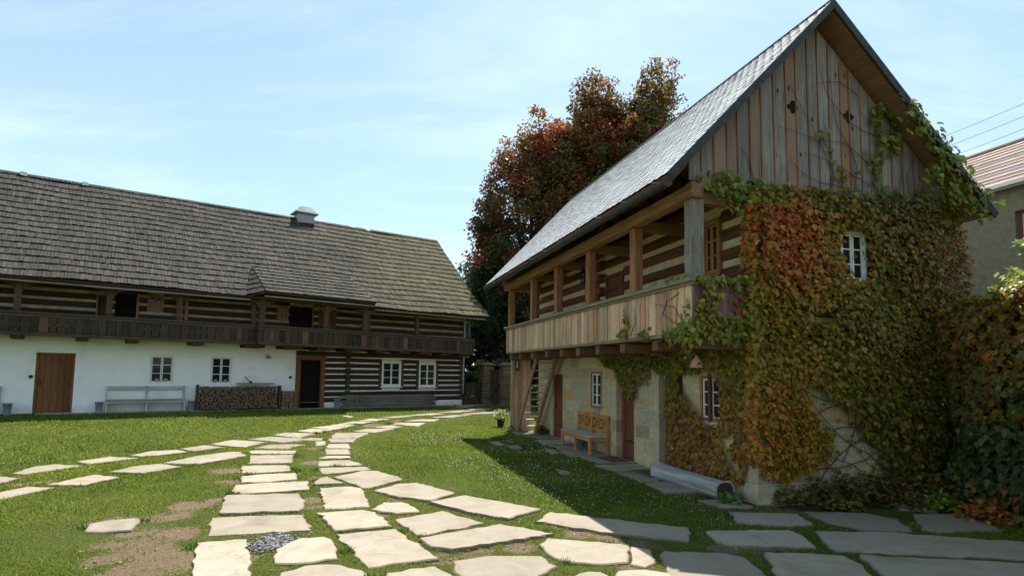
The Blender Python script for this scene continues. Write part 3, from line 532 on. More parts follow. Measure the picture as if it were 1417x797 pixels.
# near-black box behind the openings, room shade put into its colour
mb=MB();mb.box(.43,BW-.1,.3,LEN-.2,-.1,2.3);mb.build('interior_shade_box',M['dark'],RH)
plankdoor(PS,8.68,9.55,.0,1.94,-.07,M['doorr'],RH,planks=3,handle_left=False)
window(PS,5.85,6.53,1.1,2.04,.0,M['orange'],RH,rows=3,case=.055,barmat=M['whitepaint'])
w=window(PS,.92,1.55,1.17,1.98,-.03,M['orange'],RH,rows=3,case=.05,barmat=M['whitepaint'])
mb=MB();mb.pbox(PS,1.2,1.26,-.02,.03,1.16,2.02);mb.build('shutter_bar',M['doorr'],w)
for a0,a1 in ((4.12,5.02),(2.12,3.02)):
    d=plankdoor(PS,a0,a1,-.01,2.12,-.17,M['doorr'],RH,fw=.13,planks=4,handle_left=True)
# sill log and joists, gallery floor
mb=MB();mb.box(-.06,.16,-.05,LEN+.05,2.445,2.63);mb.box(.165,BW+.02,-.05,.16,2.445,2.63);mb.build('sill_log',M['beam'],RH,bevel=.02)
for a in (10.75,9.65,8.4,7.1,5.96,4.86,3.74,2.54,1.28,.12):
    mb=MB();mb.box(-1.08,-.07,a-.1,a+.1,2.40,2.60);mb.build('joist',M['joist'],RH,bevel=.015)
mb=MB()
for k in range(8): mb.box(-1.10+k*.128,-1.10+k*.128+.125,.02,LEN-.02,2.615,2.665)
mb.build('gallery_floor',M['soffit'],RH)
mb=MB();mb.box(-1.15,-1.03,-.04,LEN+.04,2.605,2.70);mb.box(-1.028,-.0,-.045,.07,2.605,2.70);mb.build('floor_beam',M['railwood'],RH,bevel=.01)
mb=MB();a=.0
while a<LEN-.02:
    w=random.uniform(.15,.22);w=min(w,LEN-a)
    mb.box(-1.155+random.uniform(-.012,.006),-1.128,a+.007,a+w-.010,2.665+random.uniform(-.012,.004),3.43)
    a+=w
mb.build('gallery_parapet',M['parapet'],RH,bevel=.003)
mb=MB();a=.0
while a<LEN: mb.box(-1.127,-1.12,a,a+.2,2.70,3.42);a+=.205
b0=-1.12
while b0<-.05:
    w=random.uniform(.13,.19);mb.box(b0+.003,b0+w-.003,-.03+random.uniform(-.003,.003),-.005,2.69,3.43);mb.box(b0+.003,b0+w-.003,LEN+.005,LEN+.03,2.69,3.43);b0+=w
mb.build('gallery_end_boards',M['endboard'],RH)
mb=MB();mb.box(-1.24,-1.02,-.09,LEN+.09,3.435,3.505);mb.box(-1.20,-1.05,-.06,LEN+.06,3.385,3.433);mb.build('gallery_rail',M['railwood'],RH,bevel=.012)
for y0,y1 in ((-.10,.06),(LEN-.05,LEN+.08)): mb=MB();mb.box(-1.018,.02,y0,y1,3.44,3.51);mb.build('gallery_rail',M['greyx'],RH,bevel=.015)
for i,a in enumerate((.0,1.92,4.08,6.2,8.3,10.75)):
    mb=MB()
    if i==0:
        ps=[]
        n=7
        for k in range(n+1):
            z=2.70+(4.76-2.70)*k/n;o=random.uniform(-.008,.008)
            ps.append((z,o))
        for k in range(n):
            z0,o0=ps[k];z1,o1=ps[k+1]
            mb.hexa([(-1.14+o0,-.02,z0),(-.93+o0,-.02,z0),(-.93+o0,.2,z0),(-1.14+o0,.2,z0),(-1.14+o1,-.02,z1),(-.93+o1,-.02,z1),(-.93+o1,.2,z1),(-1.14+o1,.2,z1)])
        mb.build('post',M['greypost'],RH)
    else:
        mb.box(-1.125,-.94,a,a+.2,2.67,4.76);mb.build('post',M['postwood'],RH,bevel=.015)
mb=MB();mb.box(-1.20,-.98,-.12,LEN+.3,4.765,4.99);mb.build('wall_plate',M['beam'],RH,bevel=.02)
for a in (.05,1.97,4.13,6.25,8.35,10.8):
    mb=MB();mb.box(-.975,.0,a,a+.16,4.72,4.92);mb.build('tie_beam',M['soffit'],RH,bevel=.01)
# upper log walls
uh=[(.80,1.32,3.74,4.76),(4.58,5.54,2.64,4.45),(5.98,6.85,2.64,4.45)]
ml,mc=MB(),MB()
logrows(ml,mc,PS,0,LEN,2.64,5.2,.335,.205,uh,out=.03)
lw_=ml.build('log_wall',M['rlog'],RH);mc.build('chinking',M['chink'],lw_)
ml,mc=MB(),MB();gh=[(1.70,2.24,3.60,4.47)]
logrows(ml,mc,PG,0,BW,2.64,5.1,.335,.235,gh,out=.03)
lg=ml.build('log_wall',M['rlogx'],RH);mc.build('chinking',M['chink'],lg)
mb=MB();mb.add([(BW,0,2.44),(BW,LEN,2.44),(BW,LEN,5.2),(BW,0,5.2)],[(0,1,2,3)]);mb.add([(0,LEN,2.44),(BW,LEN,2.44),(BW,LEN,5.2),(0,LEN,5.2)],[(0,1,2,3)]);mb.build('rear_log_wall',M['rlog'],RH)
mb=MB();mb.box(.22,BW-.1,.25,LEN-.1,2.7,5.0);mb.build('upper_shade_box',M['dark'],RH)  # solid black box, shade of the upper rooms as colour
# crossing-wall log ends between the gallery doors
h=2.66;k=0
while h<4.7: mb=MB();mb.box(-.16-.03*(k%2),.0,5.66,5.86,h,h+.2);mb.build('log_end',M['rlogx'],RH,bevel=.02);h+=.335;k+=1
window(PS,.80,1.32,3.74,4.76,.05,M['orange'],RH,rows=3,case=.085,barmat=M['bench'])
plankdoor(PS,4.58,5.54,2.66,4.45,.03,M['doorr'],RH,planks=4);plankdoor(PS,5.98,6.85,2.66,4.45,.03,M['doorr'],RH,planks=4)
window(PG,1.70,2.24,3.60,4.47,.03,M['whitepaint'],RH,rows=3,case=.045)
# gable boards
AP=(1.35,8.26);EL=(-1.76,4.985);ER=(4.78,4.95)
def roof_h(b): return AP[1]-(AP[0]-b)*(AP[1]-EL[1])/(AP[0]-EL[0]) if b<AP[0] else AP[1]-(b-AP[0])*(AP[1]-ER[1])/(ER[0]-AP[0])
TH=.2
mb=MB();b0=-1.17;seams=[];bats=MB()
while b0<4.12:
    w=min(random.uniform(.19,.255),4.14-b0);t=random.uniform(0,.006);lo=5.05+random.uniform(-.02,.02)
    pts=[(b0+.004,lo),(b0+w-.004,lo),(b0+w-.004,max(lo+.02,roof_h(b0+w)-TH-.02))]
    if b0<AP[0]<b0+w: pts.append((AP[0],AP[1]-TH-.02))
    pts.append((b0+.004,max(lo+.02,roof_h(b0)-TH-.02)))
    mb.prism(pts,PG,-.02,.008+t)
    if b0>-1.1:
        bb=b0;hh=roof_h(bb)-TH-.05
        if hh>5.15: bats.prism([(bb-.011,5.04),(bb+.011,5.04),(bb+.011,hh),(bb-.011,hh)],PG,.0145,.030)
    b0+=w
gb=mb.build('gable_boarding',M['plank'],RH,bevel=.002);bats.build('batten',M['postwood'],gb,bevel=.003)
for qb,qh in Q:
    mb=MB();poly=[]
    for k in range(40):
        t=2*math.pi*k/40;r=.062+.052*abs(math.cos(2*t))**.8
        poly.append((qb+r*math.cos(t),qh+r*math.sin(t)))
    mb.prism(poly,PG,.004,.0175);mb.build('vent_shade',M['dark'],gb)  # black plate on the boards, painted shade of a cut-out
mb=MB();mb.box(-1.15,4.1,-.035,.14,4.93,5.045);mb.build('gable_beam',M['beam'],RH,bevel=.01)
mb=MB();mb.prism([(-1.15,5.0),(4.12,5.0),(4.12,roof_h(4.12)-TH),(AP[0],AP[1]-TH-.02),(-1.15,roof_h(-1.15)-TH)],PG,-LEN-.02,-LEN+.02);mb.build('rear_gable',M['plank'],RH)
# roof : deck, slates, verge boards, rafters, gutter
A0,A1=-.40,11.58
rd=MB()
def slope(E,sgn):
    d=Vector((AP[0]-E[0],0,AP[1]-E[1]));Ls=d.length;u=d/Ls;n=Vector((-u.z,0,u.x)) if sgn<0 else Vector((u.z,0,-u.x))
    if n.z<0: n=-n
    return d,Ls,u,n
for E,sg in ((EL,-1),(ER,1)):
    d,Ls,u,n=slope(E,sg);e=Vector((E[0],0,E[1]));t=Vector((AP[0],0,AP[1]))
    k0,k1=-n*.02,-n*.085
    q=[e+k1,t+Vector((0,0,-.12)),t+Vector((0,0,-.03)),e+k0]
    rd.add([(p.x,A0+.03,p.z) for p in q]+[(p.x,A1-.03,p.z) for p in q],[(0,1,2,3),(7,6,5,4),(0,4,5,1),(3,2,6,7),(0,3,7,4),(1,5,6,2)])
roof=rd.build('roof',M['soffit'],RH)
sl=MB()
for E,sg in ((EL,-1),(ER,1)):
    d,Ls,u,n=slope(E,sg);e=Vector((E[0],0,E[1]));ex=.135;wd=.21
    rows=int(Ls/ex)+1
    for r_ in range(rows):
        y=A0-(wd/2 if r_%2 else 0)
        while y<A1:
            y0,y1=max(y,A0),min(y+wd-.007,A1)
            if y1-y0>.03:
                j=random.uniform(-.006,.006);t0=r_*ex-.03+j;t1=min(t0+ex*1.9,Ls);ym=(y0+y1)/2
                lft=.026+random.uniform(-.003,.006)
                def P3(t,yy,o): p=e+u*t+n*o;return (p.x,yy,p.z)
                # pointed slate: tail with clipped corners
                sh=[(t0+.06,y0,lft*.9),(t0,ym-.025,lft),(t0,ym+.025,lft),(t0+.06,y1,lft*.9),(t1,y1,.004),(t1,y0,.004)]
                b_=len(sl.v);sl.v+= [P3(*s) for s in sh]+[P3(t,yy,o-.008) for t,yy,o in sh]
                sl.f.append(tuple(b_+i for i in range(6)));sl.f+=[(b_+i,b_+(i+1)%6,b_+6+(i+1)%6,b_+6+i) for i in range(6)]
            y+=wd
sl.build('slates',M['slate'],roof)
mb=MB();mb.tube([(AP[0],A0-.01,AP[1]+.0),(AP[0],A1+.01,AP[1]+.0)],.055,8);mb.build('ridge_cap',M['verge'],roof)
for yy in (A0-.035,A1+.005):
    mb=MB()
    for E,sg in ((EL,-1),(ER,1)):
        d,Ls,u,n=slope(E,sg);e=Vector((E[0],0,E[1]))+u*-.05;t=Vector((AP[0],0,AP[1]+.03))
        q=[e-n*.10,t-Vector((0,0,.17)),t,e+n*.03]
        mb.add([(p.x,yy,p.z) for p in q]+[(p.x,yy+.03,p.z) for p in q],[(0,1,2,3),(7,6,5,4),(0,4,5,1),(3,2,6,7),(0,3,7,4),(1,5,6,2)])
    mb.build('verge_board',M['verge'],roof)
for a in np.arange(.0,11.3,.92):
    for E,sg in ((EL,-1),(ER,1)):
        d,Ls,u,n=slope(E,sg);e=Vector((E[0],0,E[1]));p0=e+u*.05-n*.145;p1=e+u*(Ls-.25)-n*.145
        mb=MB();mb.beam((p0.x,a+.1,p0.z),(p1.x,a+.1,p1.z),.12,.115,up=(0,1,0)) ;mb.build('rafter',M['joist'],roof)
mb=MB()
for side_ in (-1,):
    c=Vector((EL[0]-.03,0,EL[1]-.14));n_=10;prof=[]
    for k in range(n_+1):
        t=math.pi+math.pi*k/n_;prof.append((c.x+.075*math.cos(t),c.z+.075*math.sin(t)))
    prof+= [(x*1.0+(c.x-x)*.1,z+(c.z-z)*.1) for x,z in prof[::-1]]
    mb.prism(prof,lambda u,n,h:(u,n,h),A0+.02,A1-.02)
    for yy in (A0,A1-.03):
        mb.prism([(c.x+.08*math.cos(2*math.pi*k/14),c.z+.08*math.sin(2*math.pi*k/14)-.0) for k in range(7,15)],lambda u,n,h:(u,n,h),yy,yy+.02)
mb.build('gutter',M['gutter'],roof)
mb=MB()
for a in np.arange(-.1,11.5,1.05): mb.box(EL[0]-.13,EL[0]+.05,a,a+.03,EL[1]-.08,EL[1]-.062)
mb.build('gutter_bracket',M['zinc'],roof)
# boarded screen at the far end beneath the gallery
mb=MB()
for k in range(4): b0=-.90+k*.15;mb.box(b0+.003,b0+.147,LEN-.06,LEN-.03,.0,2.40)
mb.box(-1.0,-.9,LEN-.12,LEN-.02,.0,2.40)
mb.build('screen_boards',M['parapet'],RH)
# ================================================================== LONG FARMHOUSE (left)
LH=thing('farmhouse','long low farmhouse, half white plaster and half dark logs, with shingle roof and gallery','building',tuple(OL),RL)
PL=lambda u,n,h:(u,-n,h)
S0,S1=-5.0,15.85
ph=[(-.63,.40,-.03,1.96),(2.56,3.32,.95,1.97),(4.54,5.29,.92,1.97)]
mb=MB();wallholes(mb,PL,S0,7.70,-.4,2.62,ph,.3);mb.add([PL(7.70,0,-.4),PL(7.70,-.3,-.4),PL(7.70,-.3,2.62),PL(7.70,0,2.62)],[(0,1,2,3)])
mb.build('plaster_wall',M['plaster'],LH)
mb=MB();mb.box(S0,S1-.1,.25,7.5,-.3,2.5);mb.box(S0,S1-.1,.25,7.5,2.6,4.2);mb.build('interior_shade_box',M['dark'],LH)  # solid black boxes in place of the farmhouse's unlit rooms
mb=MB();mb.pbox(PL,-.70,.46,-.02,.02,-.28,-.035);mb.build('doorstep',M['concrete'],LH,bevel=.01)
plankdoor(PL,-.63,.40,-.03,1.96,-.03,M['doorl'],LH,fw=.075,planks=5,handle_left=True,hinges=False)
wins=[window(PL,2.56,3.32,.95,1.97,-.06,M['whitepaint'],LH,rows=3,case=.05),window(PL,4.54,5.29,.92,1.97,-.06,M['whitepaint'],LH,rows=3,case=.05)]
# log part
lh_=[(7.72,8.94,-.13,1.93),(11.52,12.48,.80,1.94),(13.40,14.32,.77,1.91)]
ml,mc=MB(),MB();logrows(ml,mc,PL,7.705,S1,.14,2.62,.245,.185,lh_,out=.03)
o=ml.build('log_wall',M['llog'],LH);mc.build('chinking',M['chinkw'],o)
mb=MB();wallholes(mb,PL,7.705,S1,-.4,.14,[(7.72,8.94,-.13,.14)],.3);mb.build('plinth',M['plaster'],LH)
mb=MB()
for a,b_ in ((7.74,7.90),(8.76,8.92)): mb.pbox(PL,a,b_,-.12,.07,-.12,1.93)
mb.pbox(PL,7.70,8.96,-.1,.075,1.935,2.08);mb.build('door_frame',M['doorl'],LH,bevel=.008)
mb=MB();mb.pbox(PL,7.9,8.76,-.29,-.24,-.1,1.93);mb.build('doorway_shade',M['dark'],LH)  # black sheet across the doorway, its inner shade as colour
for u0,u1,h0,h1 in ((11.52,12.48,.80,1.94),(13.40,14.32,.77,1.91)):
    mb=MB()
    mb.pbox(PL,u0-.12,u0-.005,-.02,.055,h0-.12,h1+.08);mb.pbox(PL,u1+.005,u1+.12,-.02,.055,h0-.12,h1+.08);mb.build('jamb_post',M['dwoodz'],LH)
    w=window(PL,u0,u1,h0,h1,.03,M['whitepaint'],LH,rows=3,case=.065,sill=.07)
h=.18;k=0
while h<2.4:
    mb=MB();mb.pbox(PL,9.84,10.02+.02*(k%2),.0,.075+.03*(k%2),h,h+.2);mb.build('log_end',M['dwoody'],LH,bevel=.01)
    mb=MB();mb.pbox(PL,15.66,15.88,.0,.06+.02*(k%2),h,h+.19);mb.build('log_end',M['dwoody'],LH,bevel=.01);h+=.245;k+=1
# upper log wall
uh=[(.88,1.18,2.7,4.0),(1.40,2.04,2.62,4.12),(2.36,2.86,3.54,4.14),(6.86,7.30,3.52,4.12),(7.36,8.36,2.62,4.14),(8.56,9.34,2.62,4.1)]
ml,mc=MB(),MB();logrows(ml,mc,PL,S0,S1,2.625,4.55,.30,.20,uh,out=.03)
o=ml.build('log_wall',M['llog'],LH);mc.build('chinking',M['chinku'],o)
window(PL,2.36,2.86,3.54,4.14,.03,M['orange'],LH,rows=2,case=.06);window(PL,6.86,7.30,3.52,4.12,.03,M['orange'],LH,rows=2,case=.06)
for a,b_,c,d in ((.86,.9,2.7,4.05),(2.03,2.10,2.63,4.16),(3.26,3.42,3.3,4.15),(3.55,3.66,3.3,4.12)): mb=MB();mb.pbox(PL,a,b_,.0,.075,c,d);mb.build('shutter_board',M['orange'],LH,bevel=.005)
d=plankdoor(PL,8.56,9.34,2.62,4.1,-.02,M['doorl'],LH,planks=4,hinges=False)
plankdoor(PL,.88,1.18,2.7,4.0,-.1,M['dwoodz'],LH,planks=2,fw=.03,hinges=False)
# gable walls out of sight from the court
gx_=[(0,4.4),(8.1,4.4),(4.05,8.5)]
mb=MB()
for s in (S0,S1-.01):
    mb.add([(s,.05,-.4),(s,8.0,-.4),(s,8.0,4.4),(s,4.05,8.3),(s,.05,4.4)],[(0,1,2,3,4)])
mb.add([(S0,8,-.4),(S1,8,-.4),(S1,8,4.4),(S0,8,4.4)],[(0,1,2,3)])
mb.build('end_wall',M['llog'],LH)
# gallery : joists, floor, parapets, posts
for c,w in ((-3.2,.3),(-1.12,.3),(.53,.34),(1.94,.36),(3.9,.42),(5.87,.7),(7.25,.75),(8.55,.7),(9.7,.62),(11.05,.5),(12.2,.55),(13.2,.5),(14.35,.55),(15.4,.6)):
    mb=MB();z=-.0075*max(c,0);q0=-1.18 if 6<c<10 else -.98
    mb.box(c-w/2,c+w/2,q0,.0,2.37+z,2.545+z);mb.build('joist',M['dwoody'],LH,bevel=.02)
def drop(s): return -.0075*max(s,0) if s>0 else 0
def sbox(mb,s0,s1,q0,q1,h0,h1):
    a,b_=drop(s0),drop(s1)
    mb.hexa([(s0,q0,h0+a),(s1,q0,h0+b_),(s1,q1,h0+b_),(s0,q1,h0+a),(s0,q0,h1+a),(s1,q0,h1+b_),(s1,q1,h1+b_),(s0,q1,h1+a)])
for s0,s1,q in ((S0,5.86,-1.0),(5.88,10.30,-1.24),(10.32,15.86,-1.0)):
    mb=MB();sbox(mb,s0+.02,s1-.02,q+.03,-.03,2.55,2.60);mb.build('gallery_floor',M['dwoodx'],LH)
    mb=MB();s=s0
    while s<s1-.02:
        w=min(random.uniform(.16,.27),s1-s);n_=random.uniform(-.006,.006)
        z=drop(s);mb.box(s+.006,s+w-random.choice((.007,.007,.02)),q-.025+n_,q+.003+n_,2.58+z+random.uniform(-.015,.01),3.16+z);s+=w
    mb.build('gallery_parapet',M['dboard'],LH,bevel=.003)
    mb=MB();sbox(mb,s0,s1,q-.06,q+.06,3.165,3.235);sbox(mb,s0,s1,q-.045,q-.028,3.07,3.15);mb.build('gallery_rail',M['dwoodx'],LH,bevel=.01)
    mb=MB();sbox(mb,s0,s1,q-.05,q+.06,2.475,2.585);mb.build('floor_beam',M['dwoodx'],LH,bevel=.01)
for s,q0,q1 in ((5.88,-1.22,-1.02),(10.28,-1.22,-1.02),(15.84,-.98,-.05)):
    mb=MB();q=q0
    while q<q1: mb.box(s-.02,s+.01,q,min(q+.18,q1),2.52+drop(s),3.17+drop(s));q+=.19
    mb.build('gallery_end_boards',M['dboard'],LH)
def lpost(s,q,br=True,w=.17,mat='dwoodz'):
    z=drop(s);mb=MB();mb.box(s-w/2,s+w/2,q+.065,q+.065+w,2.6+z,4.22+z)
    mb.box(s-w/2-.025,s+w/2+.025,q+.045,q+.09+w,3.3+z,3.36+z);mb.box(s-w/2-.02,s+w/2+.02,q+.05,q+.085+w,3.52+z,3.57+z)
    if br:
        for sg in (-1,1):
            pts=[(s+sg*w/2,3.78+z),(s+sg*(w/2+.06),3.95+z),(s+sg*(w/2+.18),4.06+z),(s+sg*(w/2+.34),4.10+z),(s+sg*(w/2+.34),4.17+z),(s+sg*w/2,4.17+z)]
            mb.prism(pts,lambda u,n,h:(u,n,h),q+.09,q+.17)
    mb.build('post',M[mat],LH,bevel=.012)
for s in (-3.4,-1.16,1.2,3.28): lpost(s,-1.0)
for s in (6.02,8.5,10.2): lpost(s,-1.24,w=.2)
lpost(5.78,-1.0,False);lpost(12.8,-1.0,False,.15);lpost(15.62,-1.0,False,.14)
lpost(10.42,-1.0,False)
mb=MB();sbox(mb,S0,5.9,-.98,-.76,4.18,4.34);sbox(mb,10.25,15.95,-.98,-.76,4.2,4.36);mb.build('wall_plate',M['dwoodx'],LH,bevel=.015)
mb=MB();sbox(mb,5.85,10.35,-1.22,-1.0,4.2,4.37);mb.build('wall_plate',M['dwoodx'],LH,bevel=.015)
# roof
RE=(-1.3,4.31);RT=(4.05,8.80)
def eh(s): return -.0068*max(s,0)
def th(s): return .006*s
rs0,rs1=-6.0,16.52
Vd=Vector((0,RT[0]-RE[0],RT[1]-RE[1]));Lr=Vd.length;ur=Vd/Lr;nr=Vector((0,-ur.z,ur.y))
def RP(s,t,o):
    k=t/Lr;dz=eh(s)*(1-k)+th(s)*k
    sag=-.10*math.sin(math.pi*min(max(k,0),1))*.6   # old rafters dip a little; the eave kicks up
    o+=.045*math.sin(s*.9+1.3*math.sin(t*.8))*.5+.03*math.sin(s*2.3+t*1.7+1.)*.5
    p=Vector((s,RE[0],RE[1]))+ur*t+nr*(o+sag);return (p.x,p.y,p.z+dz)
mb=MB();ns=12
for i in range(ns):
    for j in range(8):
        sa,sb=rs0+(rs1-rs0)*i/ns,rs0+(rs1-rs0)*(i+1)/ns;ta,tb=Lr*j/8,Lr*(j+1)/8
        mb.add([RP(sa,ta,-.02),RP(sb,ta,-.02),RP(sb,tb,-.02),RP(sa,tb,-.02)],[(0,1,2,3)])
        mb.add([RP(sa,ta,-.07),RP(sb,ta,-.07),RP(sb,tb,-.07),RP(sa,tb,-.07)],[(3,2,1,0)])
for s in (rs0,rs1):
    for j in range(8):
        ta,tb=Lr*j/8,Lr*(j+1)/8;mb.add([RP(s,ta,-.02),RP(s,tb,-.02),RP(s,tb,-.12),RP(s,ta,-.12)],[(0,1,2,3)])
mb.add([RP(rs0,0,-.02),RP(rs1,0,-.02),RP(rs1,0,-.12),RP(rs0,0,-.12)],[(0,1,2,3)])
mb.add([(rs0,RT[0],RT[1]+th(rs0)-.03),(rs1,RT[0],RT[1]+th(rs1)-.03),(rs1,9.5,4.3),(rs0,9.5,4.3)],[(0,1,2,3)])
roof=mb.build('roof',M['dwoodx'],LH)
BTOP=1.94   # t on main slope where the bay roof meets it (q=.25)
def in_bay(s,t):
    if t>BTOP: return False
    k=t/BTOP;l=5.42+(5.84-5.42)*k;r=10.45+(9.96-10.45)*k
    return l+.06<s<r-.06
sh=MB();ex=.405
def shingle(F,s,w,t0,t1,lift,skew):
    a,b_=s+.004,s+w-.004
    P_=[F(a+skew,t0,lift-.026),F(b_+skew,t0,lift-.026),F(b_,t1,.0),F(a,t1,.0),F(a+skew,t0,lift),F(b_+skew,t0,lift),F(b_,t1,.02),F(a,t1,.02)]
    sh.hexa(P_)
rows=int(Lr/ex)+1
for r_ in range(rows):
    s=rs0
    wob=[random.uniform(-.012,.012) for _ in range(40)]
    while s<rs1-.01:
        w=min(random.uniform(.065,.14),rs1-s);t0=r_*ex-.05+random.uniform(-.018,.018)+.5*wob[int((s+6)/.6)%40];t1=min(t0+ex*1.12,Lr+.03)
        if not in_bay(s+w/2,t0+.2): shingle(RP,s,w,t0,t1,.055+random.uniform(-.008,.012),random.uniform(-.006,.006))
        s+=w
# bay roof
B0=(-1.78,4.44);B1=(.25,5.66);bd=Vector((0,B1[0]-B0[0],B1[1]-B0[1]));Lb=bd.length;ub=bd/Lb;nb=Vector((0,-ub.z,ub.y))
def BP(s,t,o):
    p=Vector((s,B0[0],B0[1]))+ub*t+nb*o;return (p.x,p.y,p.z+eh(s)*1.5+.045)
ex2=.33
for r_ in range(int(Lb/ex2)+1):
    t0=r_*ex2-.04;k=max(0,t0)/Lb;l=5.93-.08*k;r=10.33-.36*k;s=l
    while s<r-.01:
        w=min(random.uniform(.065,.14),r-s);tt=t0+random.uniform(-.015,.015);shingle(BP,s,w,tt,min(tt+ex2*1.12,Lb+.02),.055+random.uniform(-.006,.008),0);s+=w
mb_=MB()
A_=Vector(BP(5.85,Lb,.0));C_=Vector(BP(5.93,-.04,.0));B_=Vector(RP(5.40,-.03,.03))
A2=Vector(BP(9.97,Lb,.0));C2=Vector(BP(10.33,-.04,.0));B2=Vector(RP(10.46,-.03,.03))
# shingled cheeks of the bay roof
for (A,B,C) in ((A_,B_,C_),(A2,C2,B2)):
    nrm=(B-A).cross(C-A).normalized();
    if nrm.z<0:nrm=-nrm
    for r_ in range(6):
        k0,k1=r_/6,min(1,(r_+1.25)/6)
        bl,br_=B.lerp(A,k0),C.lerp(A,k0);tl,tr=B.lerp(A,k1),C.lerp(A,k1);n_=max(1,int((br_-bl).length/.1))
        for i in range(n_):
            f0,f1=i/n_,(i+.94)/n_;lf=.05+random.uniform(-.005,.005)
            p=[bl.lerp(br_,f0)+nrm*(lf-.025),bl.lerp(br_,f1)+nrm*(lf-.025),tl.lerp(tr,f1),tl.lerp(tr,f0)]
            q=[bl.lerp(br_,f0)+nrm*lf,bl.lerp(br_,f1)+nrm*lf,tl.lerp(tr,f1)+nrm*.015,tl.lerp(tr,f0)+nrm*.015]
            sh.hexa(p+q)
sh.build('shingles',M['shingle'],roof)
mb=MB();mb.add([BP(5.93,0,-.03),BP(10.33,0,-.03),BP(9.97,Lb,-.03),BP(5.85,Lb,-.03)],[(3,2,1,0)])
mb.add([BP(5.93,0,-.0),BP(10.33,0,-.0),BP(10.33,0,-.09),BP(5.93,0,-.09)],[(0,1,2,3)])
mb.add([tuple(A_-Vector((0,0,.03))),tuple(B_-Vector((0,0,.06))),tuple(C_-Vector((0,0,.06)))],[(0,1,2)]);mb.add([tuple(A2-Vector((0,0,.03))),tuple(C2-Vector((0,0,.06))),tuple(B2-Vector((0,0,.06)))],[(0,1,2)])
mb.build('bay_roof_deck',M['dwoodx'],roof)
mb=MB()
s=rs0
while s<rs1-.02:
    w=min(random.uniform(.10,.2),rs1-s)
    if any(abs(s-g)<.12 for g in (11.5,12.3)):
        if mb.v: mb.build('ridge_board',M['shingle'],roof);mb=MB()
    else:
        z=RT[1]+th(s);mb.hexa([(s,RT[0]-.10,z-.05),(s+w-.006,RT[0]-.10,z-.05),(s+w-.006,RT[0]+.04,z+.05),(s,RT[0]+.04,z+.05),(s,RT[0]-.11,z-.025),(s+w-.006,RT[0]-.11,z-.025),(s+w-.006,RT[0]+.03,z+.085),(s,RT[0]+.03,z+.085)])
    s+=w
mb.build('ridge_board',M['shingle'],roof)
for s in (-1.6,.30):
    mb=MB();mb.box(s-.1,s+.1,RT[0]-.13,RT[0]-.02,RT[1]-.06,RT[1]+.09);mb.build('ridge_plate',M['whitemetal'],roof)
# eave gutters of hewn wood
mb=MB();sbox(mb,S0,5.55,-1.28,-1.16,4.13,4.19);sbox(mb,10.55,16.35,-1.28,-1.16,4.16,4.22);sbox(mb,5.95,10.35,-1.70,-1.58,4.27,4.33);mb.build('gutter',M['greyx'],roof,bevel=.01)
for s in np.arange(-5,16.3,.85):
    z=drop(s);mb=MB();p0=Vector(RP(s,.1,-.13));p1=Vector(RP(s,1.9,-.13));mb.beam(p0,p1,.1,.1,up=(1,0,0));mb.build('rafter',M['dwoody'],roof)
# chimney
mb=MB();mb.box(8.62,9.42,3.75,4.4,8.0,9.10);mb.box(8.46,9.58,3.60,4.55,9.105,9.18)
mb.hexa([(8.49,3.63,9.18),(9.55,3.63,9.18),(9.55,4.52,9.18),(8.49,4.52,9.18),(8.76,3.85,9.50),(9.28,3.85,9.50),(9.28,4.3,9.50),(8.76,4.3,9.50)]);mb.build('chimney',M['chimney'],roof,bevel=.02)
# fittings on the wall
mb=MB();mb.tube([PL(S1+.02,.06,.45),PL(S1+.02,.06,2.3),PL(S1+.02,.10,2.5),PL(S1+.02,.10,4.2)],.045,8);mb.build('downpipe',M['pipe'],LH,smooth=True)
for s,h in ((-.73,1.17),(7.50,1.19)): mb=MB();mb.pbox(PL,s-.05,s+.05,.002,.05,h-.05,h+.05);mb.build('switch_box',M['iron'],LH,bevel=.006)
mb=MB();mb.lathe([(.05,-.06),(.10,-.05),(.105,.0),(.07,.06),(.03,.09)],(6.58,-.10,1.99),12);mb.pbox(PL,6.55,6.61,.0,.1,2.0,2.04);mb.build('wall_lamp',M['zinc'],LH,smooth=True)
# ================================================================== THINGS BY THE FARMHOUSE
def Lloc(s,q,h): return lw(s,q,h)
def court_bench(name,label,s0,s1,h0):
    t=thing(name,label,'bench',Lloc((s0+s1)/2,-.28,h0),RL,'weathered benches along the white wall')
    L_=(s1-s0)/2
    mb=MB();mb.box(-L_,L_,-.20,-.015,.40,.44);mb.box(-L_,L_,.0,.17,.40,.44);mb.build('seat',M['peel'],t,bevel=.006)
    mb=MB();mb.box(-L_,L_,.19,.225,.76,.88);mb.build('backrest',M['peel'],t,bevel=.006)
    mb=MB();mb.box(-L_,L_,-.16,-.13,.31,.385);mb.box(-L_,L_,.12,.15,.31,.385);mb.build('apron_rail',M['peel'],t,bevel=.004)
    for x in (-L_+.03,0,L_-.03):
        mb=MB();mb.box(x-.03,x+.03,.155,.22,0,.9);mb.box(x-.025,x+.025,-.15,-.1,0,.395);mb.beam((x,-.12,.2),(x,.17,.2),.04,.05);mb.build('leg',M['peelz'],t,bevel=.005)
    return t
court_bench('wall_bench','white bench with peeling paint between two buckets, right of the brown plank door',1.30,3.70,-.035)
court_bench('wall_bench','white bench cut off by the left edge, left of the brown plank door',-3.9,-1.42,-.035)
